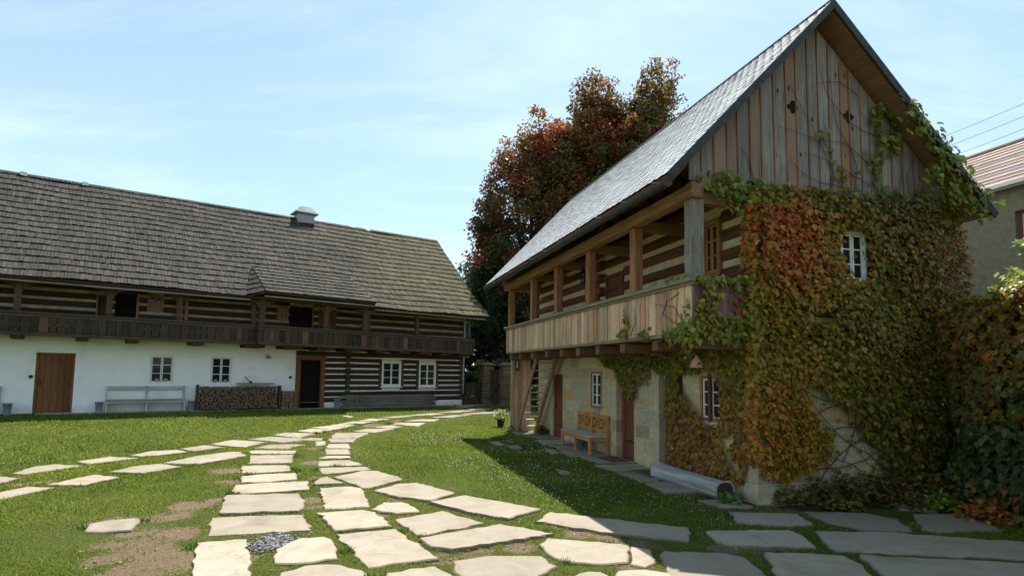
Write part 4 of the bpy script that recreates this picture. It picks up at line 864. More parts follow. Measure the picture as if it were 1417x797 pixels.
def bucket(label,s,q,h,r=.12,hh=.37):
    t=thing('bucket',label,'bucket',Lloc(s,q,h),RL+random.uniform(-.4,.4),'zinc buckets along the farmhouse wall')
    mb=MB();mb.lathe([(r*.68,.0),(r*.72,.01),(r*.98,hh-.02),(r*1.05,hh-.015),(r*1.05,hh),(r*.95,hh),(r*.9,hh-.04),(r*.66,.02)],(0,0,0),18);mb.build('body',M['zinc'],t,smooth=True)
    mb=MB();mb.tube([(r*1.02*math.cos(a),-.02,hh-.03+r*-.5*math.sin(a)) for a in np.linspace(0,math.pi,12)],.006,6)
    mb.v=[(x,y-r*.9*math.sin(math.acos(max(-1,min(1,x/(r*1.03))))),z) for x,y,z in mb.v];mb.build('handle',M['iron'],t)
    return t
bucket('zinc bucket left of the brown plank door',-1.22,-.4,-.035)
bucket('zinc bucket beside the left end of the whole peeling white bench',1.13,-.36,-.04)
bucket('zinc bucket between the white bench and the firewood stack',3.90,-.34,-.05)
bucket('zinc bucket against the log wall right of the open doorway',9.36,-.4,-.085,.135,.38)
# firewood
zs=-.06
frame=thing('firewood_rack','post and rail rack holding the tall stack of round firewood','rack',Lloc(5.55,-.3,zs),RL)
mb=MB();mb.box(-1.5,-1.43,-.14,.18,0,.96);mb.build('side_board',M['dwoodz'],frame,bevel=.008)
mb=MB();mb.box(1.43,1.5,-.14,.18,0,.92);mb.build('side_board',M['dwoodz'],frame,bevel=.008)
mb=MB();mb.box(-1.42,1.42,-.12,-.04,.0,.045);mb.box(-1.42,1.42,.08,.16,.0,.045);mb.build('base_rail',M['dwoodx'],frame)
protos=[]
for k in range(6):
    mb=MB();n=random.choice((6,7,8));r=.055
    rr=[r*random.uniform(.78,1.1) for _ in range(n)]
    if k>=3: rr=[q*(.5 if i<n//2 else 1.15) for i,q in enumerate(rr)]
    pts=[(rr[i]*math.cos(2*math.pi*i/n+k),rr[i]*math.sin(2*math.pi*i/n+k)) for i in range(n)]
    mb.prism(pts,lambda u,n_,h:(u,n_,h),-.17,.17)
    me=bpy.data.meshes.new('firewood_log');me.from_pydata(mb.v,[],mb.f);me.materials.append(M['logend']);protos.append(me)
GLOG='round firewood logs stacked in the rack'
cnt=0
for r_ in range(9):
    nrow=28 if r_%2==0 else 27
    for c_ in range(nrow):
        s=5.55-1.375+.05+(c_+(.5 if r_%2 else 0))*.0985+random.uniform(-.006,.006);h=zs+.10+r_*.0925+random.uniform(-.008,.008)
        o=bpy.data.objects.new('firewood_log',random.choice(protos));col.objects.link(o)
        o.location=Lloc(s,-.28+random.uniform(-.035,.035),h);o.rotation_euler=(0,random.uniform(0,6.28),RL);k=random.uniform(.86,1.06);o.scale=(k,1,k)
        tag(o,'round firewood log in the tall stack right of the second white framed window','firewood',GLOG);cnt+=1
i=0
for r_ in range(5):
    for c_ in range(4):
        mb=MB();w=random.uniform(.12,.17);hh=random.uniform(.10,.14)
        mb.prism([(-w/2,-hh/2),(w/2,-hh/2+random.uniform(0,.03)),(w/2*.8,hh/2),(-w/2*.7,hh/2*.9)],lambda u,n_,h:(u,n_,h),-.16,.16)
        o=mb.build('split_log',M['logend'],bevel=.004);o.location=Lloc(7.15+c_*.155+random.uniform(-.01,.01),-.28+random.uniform(-.03,.03),zs+.06+r_*.145);o.rotation_euler=(0,random.uniform(-.12,.12),RL)
        tag(o,'split piece of pale firewood in the short stack beside the open doorway','firewood','split firewood beside the doorway')
o=MB();o.box(-.68,.68,-.2,.2,0,.035);o=o.build('plank',M['greyx'],bevel=.006,loc=Lloc(6.12,-.28,zs+.985),rz=RL);tag(o,'grey plank lying on top of the firewood stack','plank')
t=thing('hatchet','small hatchet standing on the plank over the firewood','hatchet',Lloc(5.86,-.28,zs+1.02),RL)
mb=MB();mb.beam((.06,0,.02),(-.16,0,.25),.025,.032);mb.build('handle',M['dwoodx'],t,bevel=.004)
mb=MB();mb.prism([(.00,.01),(.10,.0),(.14,.05),(.06,.09)],lambda u,n,h:(u,n,h),-.012,.012);mb.build('head',M['iron'],t)
# long poles stacked below the log windows
for k in range(7):
    lab='grey pole of the low stack along the foot of the log wall'
    mb=MB();L_=random.uniform(4.3,4.75);n=8;rr=random.uniform(.032,.042)
    pts=[(-L_/2+L_*i/n,random.uniform(-.012,.012),random.uniform(-.006,.006)) for i in range(n+1)]
    mb.tube(pts,[rr*random.uniform(.9,1.1) for _ in pts],8)
    o=mb.build('pole',M['greyx'],loc=Lloc(12.0+random.uniform(-.15,.1),-.13-.015*(k%2),-.045+k*.072),rz=RL,smooth=True);tag(o,lab,'pole','grey poles stacked along the log wall')
for s in (10.3,13.6):
    mb=MB();mb.tube([(0,0,-.12),(0,0,.5)],[.03,.025],8);o=mb.build('stake',M['greyx'],loc=Lloc(s,-.23,-.05),rz=RL);tag(o,'short stake holding the '+('left' if s<12 else 'right')+' end of the grey pole stack','stake')
# pots on the window ledges
for s,h,lab in ((2.80,1.005,'white flower pot left in the plaster window right of the white bench start'),(3.08,1.005,'white flower pot right in the window above the white bench'),(4.74,.975,'flower pot left in the window above the firewood'),(5.07,.975,'white flower pot right in the window above the firewood')):
    lab={2.80:'left white flower pot in the window above the white bench',3.08:'right white flower pot in the window above the white bench',4.74:'left flower pot in the window above the firewood stack',5.07:'right flower pot in the window above the firewood stack'}[s]
    t=thing('flower_pot',lab,'flower pot',Lloc(s,.03,h),RL,'flower pots in the white windows')
    mb=MB();mb.lathe([(.035,.0),(.055,.085),(.06,.085),(.06,.105),(.05,.105),(.045,.08)],(0,0,0),14);mb.build('pot',M['pot'],t,smooth=True)
    mb=MB()
    for k in range(9):
        a=random.uniform(0,6.28);r=random.uniform(.02,.05);mb.add([(0,0,.09),(r*.6*math.cos(a-.3),r*.6*math.sin(a-.3),.13),(r*math.cos(a),r*math.sin(a),.16+random.uniform(0,.04)),(r*.6*math.cos(a+.3),r*.6*math.sin(a+.3),.13)],[(0,1,2,3)])
    mb.build('foliage',M['vinestem'] if s==4.74 else M['bark'],t)
# ================================================================== GARDEN GATE AND FENCE
def pillar(label,c,w=.56,h=1.95):
    z=zf(*c);t=thing('gate_pillar',label,'pillar',(c[0],c[1],z-.05),RL-.25,'stone gate pillars')
    mb=MB();y=0;k=0
    while y<h:
        hh=min(random.uniform(.30,.40),h-y+.05);o=random.uniform(-.012,.012);mb.box(-w/2-o,w/2+o,-w/2-o,w/2+o,y+.004,y+hh-.012);y+=hh
    mb.box(-w/2+.03,w/2-.03,-w/2+.03,w/2-.03,0,h);mb.build('shaft',M['pstone'],t,bevel=.025)
    mb=MB();mb.box(-w/2-.09,w/2+.09,-w/2-.09,w/2+.09,h+.06,h+.16);mb.hexa([(-w/2-.06,-w/2-.06,h+.16),(w/2+.06,-w/2-.06,h+.16),(w/2+.06,w/2+.06,h+.16),(-w/2-.06,w/2+.06,h+.16),(-.18,-.18,h+.24),(.18,-.18,h+.24),(.18,.18,h+.24),(-.18,.18,h+.24)]);mb.build('cap_stone',M['pstone'],t,bevel=.02)
p1=(-1.26,29.9);p2=(-.22,28.85)
pillar('stone gate pillar on the left of the wooden garden gate',p1);pillar('stone gate pillar on the right of the wooden garden gate',p2)
d=np.array(p2)-np.array(p1);ang=math.atan2(d[1],d[0]);ln=np.linalg.norm(d)
t=thing('garden_gate','dark wooden garden gate with diagonal brace between the stone pillars','gate',((p1[0]+p2[0])/2,(p1[1]+p2[1])/2,.36),ang)
g0=ln/2-.31
mb=MB();x=-g0
while x<g0-.03: mb.box(x,x+.085,-.02,.005,.06,1.72);x+=.105
mb.build('pickets',M['dwoodz'],t)
mb=MB();mb.box(-g0,g0,-.05,-.022,.25,.35);mb.box(-g0,g0,-.05,-.022,1.1,1.2);mb.box(-g0,g0,-.05,-.022,1.6,1.68);mb.beam((-g0+.03,-.055,.3),(g0-.03,-.055,1.15),.03,.09,up=(0,1,0));mb.build('brace',M['dwoodx'],t)
e0=lw(15.95,.15)[:2]
d=np.array(p1)-np.array(e0);ang=math.atan2(d[1],d[0]);ln=np.linalg.norm(d)-.32
t=thing('picket_fence','low dark picket fence between the farmhouse corner and the left gate pillar','fence',(e0[0],e0[1],.34),ang)
x=.05;mb=MB()
while x<ln-.04:
    h=1.12+random.uniform(-.04,.04);mb.box(x,x+.07,-.012,.012,.03,h);x+=.1
mb.build('pickets',M['dwoodz'],t)
mb=MB();mb.box(0,ln,.014,.05,.3,.38);mb.box(0,ln,.014,.05,.85,.93);mb.build('rail',M['dwoodx'],t)
p3=(.75,27.7);d=np.array(p3)-np.array(p2);ang=math.atan2(d[1],d[0]);ln=np.linalg.norm(d)
t=thing('picket_fence','taller dark picket fence right of the right gate pillar, partly behind the boarded screen','fence',(p2[0],p2[1],.34),ang)
mb=MB();x=.35
while x<ln: mb.box(x,x+.07,-.012,.012,.03,1.6+random.uniform(-.03,.03));x+=.1
mb.build('pickets',M['dwoodz'],t);mb=MB();mb.box(.3,ln,.014,.05,.3,.38);mb.box(.3,ln,.014,.05,1.2,1.28);mb.build('rail',M['dwoodx'],t)
# ================================================================== THINGS BY THE GRANARY
def Rloc(a,b,h=0.): return rw(a,b,h)
t=thing('gallery_stair','steep open wooden ladder stair leading up to the granary gallery','stair',Rloc(10.75,-.5),RR)
st0=(0,0);fh=2.42;run=-2.05;nt_=10
for b in (-.34,.30):
    mb=MB();mb.beam((b,.0,-.02),(b,run,fh),.05,.19,up=(0,1,0));mb.build('stringer',M['ladder'],t,bevel=.008)
for k in range(1,nt_+1):
    f=k/(nt_+.6);mb=MB();mb.box(-.312,.272,run*f-.09,run*f+.1,fh*f-.02,fh*f+.02);mb.build('tread',M['tread'],t,bevel=.005)
# bench
t=thing('crossback_bench','varnished wooden bench with four crossed back panels against the granary wall','bench',Rloc(6.3,-.30),RR)
LB=.98
mb=MB();mb.box(-.28,-.10,-LB,LB,.425,.455);mb.box(-.09,.09,-LB,LB,.425,.455);mb.box(.10,.22,-LB,LB,.425,.455);mb.build('seat',M['benchseat'],t,bevel=.006)
mb=MB();mb.box(-.26,-.235,-LB+.05,LB-.05,.33,.42);mb.box(.18,.205,-LB+.05,LB-.05,.33,.42)
for y in (-LB+.05,LB-.05): mb.box(-.23,.18,y-.012,y+.012,.34,.42)
mb.build('apron',M['benchx'],t,bevel=.004)
for y in (-LB+.04,0,LB-.04):
    mb=MB();mb.box(-.27,-.21,y-.03,y+.03,0,.42);mb.build('leg',M['bench'],t,bevel=.005)
    mb=MB();mb.hexa([(.17,y-.035,0),(.23,y-.035,0),(.23,y+.035,0),(.17,y+.035,0),(.205,y-.035,.95),(.26,y-.035,.95),(.26,y+.035,.95),(.205,y+.035,.95)]);mb.build('leg',M['bench'],t,bevel=.005)
bk=MB();bk.box(.205,.25,-LB,LB,.86,.94);bk.box(.19,.235,-LB,LB,.54,.60);bk=bk.build('backrest',M['benchx'],t,bevel=.006)
for i in range(4):
    y0=-LB+.08+i*(2*LB-.16)/4;y1=y0+(2*LB-.16)/4
    mb=MB();mb.beam((.215,y0+.03,.60),(.228,y1-.03,.86),.022,.04,up=(1,0,0));mb.beam((.222,y1-.03,.60),(.235,y0+.03,.86),.022,.04,up=(1,0,0));mb.build('cross',M['bench'],bk)
    if i: mb=MB();mb.box(.20,.24,y0-.022,y0+.022,.60,.86);mb.build('upright',M['bench'],bk)
t=thing('bucket','blue zinc bucket under the wooden crossback bench','bucket',Rloc(6.85,-.16,.035),RR)
mb=MB();mb.lathe([(.10,.0),(.13,.27),(.138,.27),(.138,.29),(.125,.29),(.095,.02)],(0,0,0),18);mb.build('body',M['zinc'],t,smooth=True)
mb=MB();mb.tube([(.14*math.cos(a),.14*math.sin(a)*.3-.1,.26-.08*math.sin(a)) for a in np.linspace(0,math.pi,10)],.006,6);mb.build('handle',M['iron'],t)
# hewn log / trough
t=thing('hewn_log','silvery hewn log lying by the corner of the granary','log',Rloc(1.28,-.42,.0),RR+.03)
mb=MB();n=9;vs=[];sec=[(-.10,.015),(-.155,.09),(-.16,.20),(-.10,.28),(.0,.295),(.10,.285),(.155,.21),(.155,.09),(.10,.015)]
for i in range(n+1):
    y=-.98+1.96*i/n;k=1+random.uniform(-.02,.02)
    for x,z in sec: vs.append((x*k+random.uniform(-.006,.006),y,z*k+random.uniform(-.006,.006)))
m_=len(sec);fs=[(i*m_+q,i*m_+(q+1)%m_,(i+1)*m_+(q+1)%m_,(i+1)*m_+q) for i in range(n) for q in range(m_)];fs+=[tuple(range(m_)),tuple(n*m_+q for q in range(m_))[::-1]]
mb.add(vs,fs);mb.build('timber',M['trough'],t,bevel=.02,seg=2)
mb=MB();mb.prism([(x*.93,.17+(z-.17)*.93) for x,z in sec],lambda u,n,h:(u,n,h),-.992,-.97);o=mb.build('end_grain',M['dwoody'],t)
mb=MB();mb.box(-.17,.15,-.7,-.55,-.02,.035);mb.box(-.17,.15,.55,.7,-.02,.035);mb.build('bearer',M['dwoodx'],t)
for a,b,lab in ((4.45,-.36,'brown doormat before the middle granary doorway'),(2.62,-.38,'brown doormat before the granary doorway nearest the hewn log')):
    mb=MB();mb.box(-.24,.24,-.4,.4,0,.018);o=mb.build('doormat',M['mat'],bevel=.008,loc=Rloc(a,b,.036),rz=RR+random.uniform(-.06,.06));tag(o,lab,'doormat','doormats of the granary')
# terracotta bell house hanging from the gallery corner
t=thing('bird_feeder','terracotta bell shaped bird feeder hanging below the gallery corner','bird feeder',Rloc(.06,-1.04,2.12),RR);t.scale=(.68,.68,.68)
mb=MB();prof=[(.14,0),(.13,.06),(.105,.13),(.06,.19),(.025,.23),(.02,.25)];mb.lathe(prof,(0,0,0),18,caps=False);mb.lathe([(r-.015,z) for r,z in prof],(0,0,-.002),18,caps=False);mb.lathe([(.0,.0),(.15,.0),(.15,.02),(.0,.021)],(0,0,-.022),18,caps=False);mb.build('body',M['clay'],t,smooth=True)
mb=MB();mb.tube([(0,0,.24),(0,0,.34)],.006,6);mb.build('hook',M['iron'],t)
mb=MB();mb.prism([(-.055,.01),(.055,.01),(.05,.07),(0,.105),(-.05,.07)],lambda u,n,h:(u,-n,h),.118,.128);mb.build('opening_shade',M['dark'],t)  # black patch on the clay, painted shade of the entrance
# lantern in the gallery, thermometer on the screen
t=thing('lantern','black iron lantern hanging under the gallery roof by the doors','lantern',Rloc(6.1,-.42,4.36),RR)
mb=MB();mb.lathe([(.05,-.02),(.09,.0),(.09,.015),(.0,.015)],(0,0,0),8);mb.lathe([(.11,.24),(.04,.33),(.02,.36)],(0,0,0),8)
for k in range(4): a=k*math.pi/2+.4;mb.tube([(.075*math.cos(a),.075*math.sin(a),.01),(.085*math.cos(a),.085*math.sin(a),.25)],.007,5)
mb.build('frame',M['iron'],t);mb=MB();mb.lathe([(.06,.02),(.068,.23)],(0,0,0),8);mb.build('glass',M['glass'],t);mb=MB();mb.tube([(0,0,.35),(0,0,.62)],.005,5);mb.build('chain',M['iron'],t)
t=thing('thermometer','dark narrow thermometer board fixed on the pale boarded screen','thermometer',Rloc(10.90,-.80,2.05),RR)
mb=MB();mb.prism([(-.06,0),(.06,0),(.06,.36),(.03,.40),(-.03,.40),(-.06,.36)],lambda u,n,h:(u,-n,h),0,.02);mb.build('board',M['verge'],t)
mb=MB();mb.prism([(-.018,.08),(.018,.08),(.018,.33),(-.018,.33)],lambda u,n,h:(u,-n,h),.022,.028);mb.build('scale',M['whitepaint'],t)
# ================================================================== NEIGHBOUR HOUSE AND WIRES
NB=thing('neighbour_house','ochre roughcast house with red tiled roof beyond the hedge','building',rw(0,10,0),RR)
PN=lambda u,n,h:(-n,u,h)
mb=MB();wallholes(mb,PN,-9,9,-.3,7.05,[(.9,2.66,5.48,6.26),(-4,-2.9,5.3,6.3)],.25);mb.add([(0,9,-.3),(6,9,-.3),(6,9,7.05),(3,9,9.0),(0,9,7.05)],[(0,1,2,3,4)]);mb.add([(0,-9,-.3),(6,-9,-.3),(6,-9,7.05),(3,-9,9.0),(0,-9,7.05)],[(0,1,2,3,4)]);mb.add([(6,-9,-.3),(6,9,-.3),(6,9,7.05),(6,-9,7.05)],[(0,1,2,3)]);mb.build('wall',M['ochre'],NB)
window(PN,.9,2.66,5.48,6.26,-.14,M['doorr'],NB,rows=2,case=.07,barmat=M['pipe'],sill=.2);window(PN,-4,-2.9,5.3,6.3,-.14,M['doorr'],NB,rows=2,case=.07,sill=.2)
mb=MB();mb.add([(-.35,-9.4,6.93),(-.35,9.4,6.93),(3,9.4,9.1),(3,-9.4,9.1)],[(0,1,2,3)]);mb.add([(6.35,-9.4,6.93),(6.35,9.4,6.93),(3,9.4,9.1),(3,-9.4,9.1)],[(3,2,1,0)]);mb.add([(-.35,-9.4,6.93),(-.35,9.4,6.93),(-.35,9.4,6.8),(-.35,-9.4,6.8)],[(3,2,1,0)]);mb.add([(-.35,-9.4,6.8),(-.35,9.4,6.8),(.0,9.4,7.0),(.0,-9.4,7.0)],[(3,2,1,0)]);mb.add([(-.35,9.4,6.8),(-.35,9.4,6.93),(3,9.4,9.1),(3,9.4,8.95)],[(0,1,2,3)])
rf=mb.build('roof',M['tile'],NB)
mb=MB();e=Vector((-.35,0,6.93));u_=Vector((3.35,0,2.17));Lq=u_.length;u_/=Lq;n_=Vector((-u_.z,0,u_.x))
r_=0;t0=0
while t0<Lq:
    y=-9.4
    while y<9.4:
        w=.3;P4=lambda t,yy,o:tuple(Vector((e.x,yy,e.z))+u_*t+n_*o)
        mb.hexa([P4(t0-.02,y,.02),P4(t0-.02,y+w-.01,.02),P4(min(t0+.36,Lq),y+w-.01,.0),P4(min(t0+.36,Lq),y,.0),P4(t0-.02,y,.05),P4(t0-.02,y+w-.01,.05),P4(min(t0+.36,Lq),y+w-.01,.02),P4(min(t0+.36,Lq),y,.02)]);y+=w
    t0+=.33
mb.build('roof_tiles',M['tile'],rf)
mb=MB();mb.box(-.42,-.34,-9.4,9.4,6.86,6.95);mb.build('gutter',M['whitemetal'],rf)
mb=MB();mb.tube([(3,-9.4,9.14),(3,9.4,9.14)],.09,8);mb.build('ridge_cap',M['tile'],rf)
mb=MB()
for tt in (.6,1.9):
    p=e+u_*tt+n_*.16;mb.beam((p.x,-9.2,p.z),(p.x,9.2,p.z),.04,.05)
mb.build('snow_rail',M['whitemetal'],rf)
for k in range(4):
    lab=['topmost','second highest','third highest','lowest'][k]+' of the four thin power lines right of the granary roof'
    p0,p1=WIRES[k]
    mb=MB();pts=[]
    for i in range(25):
        f=i/24;pts.append((p0[0]+(p1[0]-p0[0])*f,p0[1]+(p1[1]-p0[1])*f,p0[2]+(p1[2]-p0[2])*f-.12*4*f*(1-f)))
    mb.tube(pts,.009,5);o=mb.build('power_line',M['wire']);tag(o,lab,'power line','power lines over the neighbour house')
# ================================================================== VEGETATION
def inpoly(x,y,poly):
    x=np.asarray(x);y=np.asarray(y);ins=np.zeros(x.shape,bool);n=len(poly);j=n-1
    for i in range(n):
        xi,yi=poly[i];xj,yj=poly[j]
        c=((yi>y)!=(yj>y))&(x<(xj-xi)*(y-yi)/((yj-yi) if yj!=yi else 1e-9)+xi);ins^=c;j=i
    return ins
def rough_in(x,y,poly,amp=.12,f=4.,seed=1):
    return inpoly(x+(vnoise(x,y,seed,f)-.5)*2*amp,y+(vnoise(x,y,seed+1,f)-.5)*2*amp,poly)
LEAF=np.array([(0,0,0),(.30,.10,-.04),(.52,.42,-.10),(.27,.50,-.03),(.20,.78,-.08),(0,1.05,-.16),(-.20,.78,-.08),(-.27,.50,-.03),(-.52,.42,-.10),(-.30,.10,-.04),(0,.45,.06)])
LEAFF=np.array([(10,i,i+1) for i in range(0,9)]+[(10,9,0)])
def leaves(name,P_,Nrm,Tip,size,colr,mat,parent=None):
    """P_ points, Nrm outward normals, Tip rough tip direction -> lobed leaves, one colour each"""
    n=len(P_);Nn=Nrm/np.linalg.norm(Nrm,axis=1,keepdims=True)
    T=Tip-(Tip*Nn).sum(1,keepdims=True)*Nn;T/=np.linalg.norm(T,axis=1,keepdims=True)+1e-9;X=np.cross(T,Nn)
    s=size[:,None,None];lf=LEAF[None]
    V=P_[:,None,:]+s*(lf[:,:,0:1]*X[:,None,:]+(lf[:,:,1:2]-.3)*T[:,None,:]+lf[:,:,2:3]*Nn[:,None,:])
    F=(LEAFF[None]+(np.arange(n)*len(LEAF))[:,None,None]).reshape(-1,3)
    C=np.repeat(colr[:,None,:],len(LEAF),1).reshape(-1,3)
    return fast_mesh(name,V.reshape(-1,3),F,mat,parent,C)
def pick(w,cols):
    """w (n,k) weights -> random colour per leaf"""
    w=w/w.sum(1,keepdims=True);c=np.cumsum(w,1);r=rng.random((len(w),1));k=(r>c).sum(1).clip(0,len(cols)-1);smooth=(w@np.array(cols))
    base=np.array(cols)[k]*.42+smooth*.58;return base*(rng.normal(1,.22,(len(w),1)).clip(.55,1.5))*(1+rng.normal(0,.06,(len(w),3)))
GREEN=(.075,.140,.012);LIME=(.24,.31,.025);OLIVE=(.20,.165,.013);GOLD=(.37,.20,.013);ORANGE=(.56,.155,.014);RED=(.60,.05,.025);DRED=(.23,.048,.022);DGREEN=(.020,.045,.011);PINKR=(.36,.05,.07)
PAL=[GREEN,LIME,OLIVE,GOLD,ORANGE,RED,DRED,DGREEN]
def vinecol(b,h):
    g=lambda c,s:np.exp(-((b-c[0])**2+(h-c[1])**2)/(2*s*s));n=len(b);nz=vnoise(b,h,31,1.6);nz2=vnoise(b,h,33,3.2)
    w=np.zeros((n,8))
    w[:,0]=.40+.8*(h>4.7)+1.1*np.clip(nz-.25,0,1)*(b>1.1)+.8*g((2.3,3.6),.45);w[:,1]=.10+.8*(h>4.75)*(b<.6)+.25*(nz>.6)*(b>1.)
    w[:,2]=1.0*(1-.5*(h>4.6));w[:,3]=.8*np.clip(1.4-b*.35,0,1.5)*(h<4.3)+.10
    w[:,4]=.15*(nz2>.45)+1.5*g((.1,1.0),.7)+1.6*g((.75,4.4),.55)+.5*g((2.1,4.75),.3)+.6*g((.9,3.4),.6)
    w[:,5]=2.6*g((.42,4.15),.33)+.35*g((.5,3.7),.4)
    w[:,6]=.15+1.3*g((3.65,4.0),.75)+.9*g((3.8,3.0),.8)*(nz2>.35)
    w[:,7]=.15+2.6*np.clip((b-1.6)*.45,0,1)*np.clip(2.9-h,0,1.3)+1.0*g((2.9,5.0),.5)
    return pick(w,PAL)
def grid_pts(poly,dens,amp=.12,seed=1):
    p=np.array(poly);lo,hi=p.min(0)-.2,p.max(0)+.2;n=int((hi-lo).prod()*dens)
    x=rng.uniform(lo[0],hi[0],n);y=rng.uniform(lo[1],hi[1],n);k=rough_in(x,y,poly,amp,4.,seed);return x[k],y[k]
P_,N_,T_,S_z,C_=[],[],[],[],[]
def put(b,a,h,nrm,size,colr,tipj=.42,nj=.40,tip=(0,-.25,-1)):
    n=len(b);P_.append(np.stack([b,a,h],1));nn=np.tile(np.array(nrm,float),(n,1))+rng.normal(0,nj,(n,3));N_.append(nn)
    T_.append(np.tile(np.array(tip,float),(n,1))+rng.normal(0,tipj,(n,3)));S_z.append(size);C_.append(colr)
# main curtain on the gable
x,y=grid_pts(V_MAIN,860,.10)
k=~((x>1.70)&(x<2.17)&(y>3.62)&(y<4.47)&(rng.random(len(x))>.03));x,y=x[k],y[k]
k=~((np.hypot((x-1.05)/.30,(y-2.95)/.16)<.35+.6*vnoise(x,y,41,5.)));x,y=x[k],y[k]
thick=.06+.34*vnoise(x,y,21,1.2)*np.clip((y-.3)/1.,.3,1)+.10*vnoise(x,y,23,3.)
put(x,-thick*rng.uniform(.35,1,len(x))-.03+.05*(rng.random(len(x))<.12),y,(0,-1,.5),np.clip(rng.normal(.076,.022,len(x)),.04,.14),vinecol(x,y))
# hanging corner, over the side wall and below the gallery
x,y=grid_pts(V_SIDE,520,.08,5)
k=~(rough_in(x,y,V_HOLE,.05,4.,71)|rough_in(x,y,V_HOLE2,.03,4.,73))&((y<2.42)|(x<.7));x,y=x[k],y[k]
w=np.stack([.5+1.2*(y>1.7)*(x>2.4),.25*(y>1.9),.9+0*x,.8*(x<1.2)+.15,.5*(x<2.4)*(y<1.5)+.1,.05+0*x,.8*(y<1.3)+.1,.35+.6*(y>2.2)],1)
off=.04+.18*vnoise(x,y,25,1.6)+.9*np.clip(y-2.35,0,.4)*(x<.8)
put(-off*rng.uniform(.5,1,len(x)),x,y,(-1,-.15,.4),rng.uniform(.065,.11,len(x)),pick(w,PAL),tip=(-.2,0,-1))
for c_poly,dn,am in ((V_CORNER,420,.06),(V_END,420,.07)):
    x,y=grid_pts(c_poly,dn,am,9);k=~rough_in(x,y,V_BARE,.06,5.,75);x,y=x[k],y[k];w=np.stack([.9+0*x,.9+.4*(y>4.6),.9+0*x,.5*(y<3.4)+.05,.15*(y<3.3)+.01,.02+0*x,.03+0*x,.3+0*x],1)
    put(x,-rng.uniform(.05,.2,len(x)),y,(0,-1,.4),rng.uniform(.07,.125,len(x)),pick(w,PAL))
# pink shoot on the parapet end, sprays on the rail and under the parapet edge
x=rng.normal(-.32,.10,26);y=rng.normal(3.05,.09,26);put(x,-.06-rng.random(26)*.05,y,(0,-1,.3),rng.uniform(.06,.1,26),np.array([PINKR]*26)*rng.uniform(.7,1.2,(26,1)))
for a_c,h_c,sa,sh_,n in ((2.25,2.76,.13,.06,34),(2.15,2.98,.06,.10,14),(1.45,2.70,.12,.05,26),(.45,2.62,.20,.08,50),(.35,3.53,.22,.03,34),(.10,2.70,.08,.2,70),(1.1,3.53,.15,.02,8)):
    x=rng.normal(a_c,sa,n);y=rng.normal(h_c,sh_,n);w=np.tile([1.,.9,.6,.1,.03,0,0,.3],(n,1));put(-1.18-rng.random(n)*.06,x,y,(-1,-.1,.4),rng.uniform(.06,.11,n),pick(w,PAL),tip=(-.2,0,-1))
n=1500;t=rng.random(n);y=.75+4.1*t;bb=-.10+.14*(vnoise(y,y*0,95,2.)-.5)+rng.normal(0,.06,n);aa=-.10+rng.normal(0,.06,n);put(bb,aa,y,(-.7,-.7,.45),rng.uniform(.065,.12,n),vinecol(bb+.15,y),tip=(-.15,-.2,-1))
x,y=grid_pts(STONE_GAP,26,.1,97);k=rng.random(len(x))<.2+1.1*vnoise(x,y,98,2.);x,y=x[k],y[k];n=len(x);w=np.tile([.9,.25,.5,.3,.3,.1,.9,.6],(n,1));put(x,-.05-.05*rng.random(n),y,(0,-1,.45),rng.uniform(.06,.11,n),pick(w,PAL))
# boards and verge
for poly,dn,a_,big in ((V_SOFFIT,240,-.34,1),(V_BOARD,270,-.07,0),(V_BOARD2,110,-.06,0)):
    x,y=grid_pts(poly,dn,.16,13);k=rng.random(len(x))<(.35+.9*vnoise(x,y,51,3.5)) if not big else np.ones(len(x),bool);x,y=x[k],y[k];n=len(x)
    if big: k=y<np.array([roof_h(q) for q in x])+.14;x,y=x[k],y[k];n=len(x)
    w=np.tile([1.,.75,.5,.05,.02,.0,.0,.35],(n,1));put(x,a_-rng.uniform(0,.22 if big else .08,n),y,(0,-1,.5),rng.uniform(.085,.145,n),pick(w,PAL))
VT=thing('climbing_vine','climbing vine with green, orange and red leaves covering the granary gable','climbing plant',(OR[0],OR[1],0),RR)
leaves('foliage',np.concatenate(P_),np.concatenate(N_),np.concatenate(T_),np.concatenate(S_z),np.concatenate(C_),M['leaf'],VT)
mb=MB()
def stem(pts,r0,r1,a=-.035):
    # smooth wandering stem through (b,h) points on the gable
    P2=[];pts=np.array(pts,float)
    for i in range(len(pts)-1):
        p0,p1,p2,p3=pts[max(i-1,0)],pts[i],pts[i+1],pts[min(i+2,len(pts)-1)]
        for t in np.linspace(0,1,6)[:-1]:
            q=.5*(2*p1+(p2-p0)*t+(2*p0-5*p1+4*p2-p3)*t*t+(3*p1-p0-3*p2+p3)*t**3);P2.append((q[0]+random.uniform(-.012,.012),a+random.uniform(-.006,.006),q[1]+random.uniform(-.012,.012)))
    P2.append((pts[-1][0],a,pts[-1][1]));n=len(P2);m1=MB();m1.tube(P2,[r0+(r1-r0)*i/(n-1) for i in range(n)],5);m1.build('stem',M['vinestem'],VT)
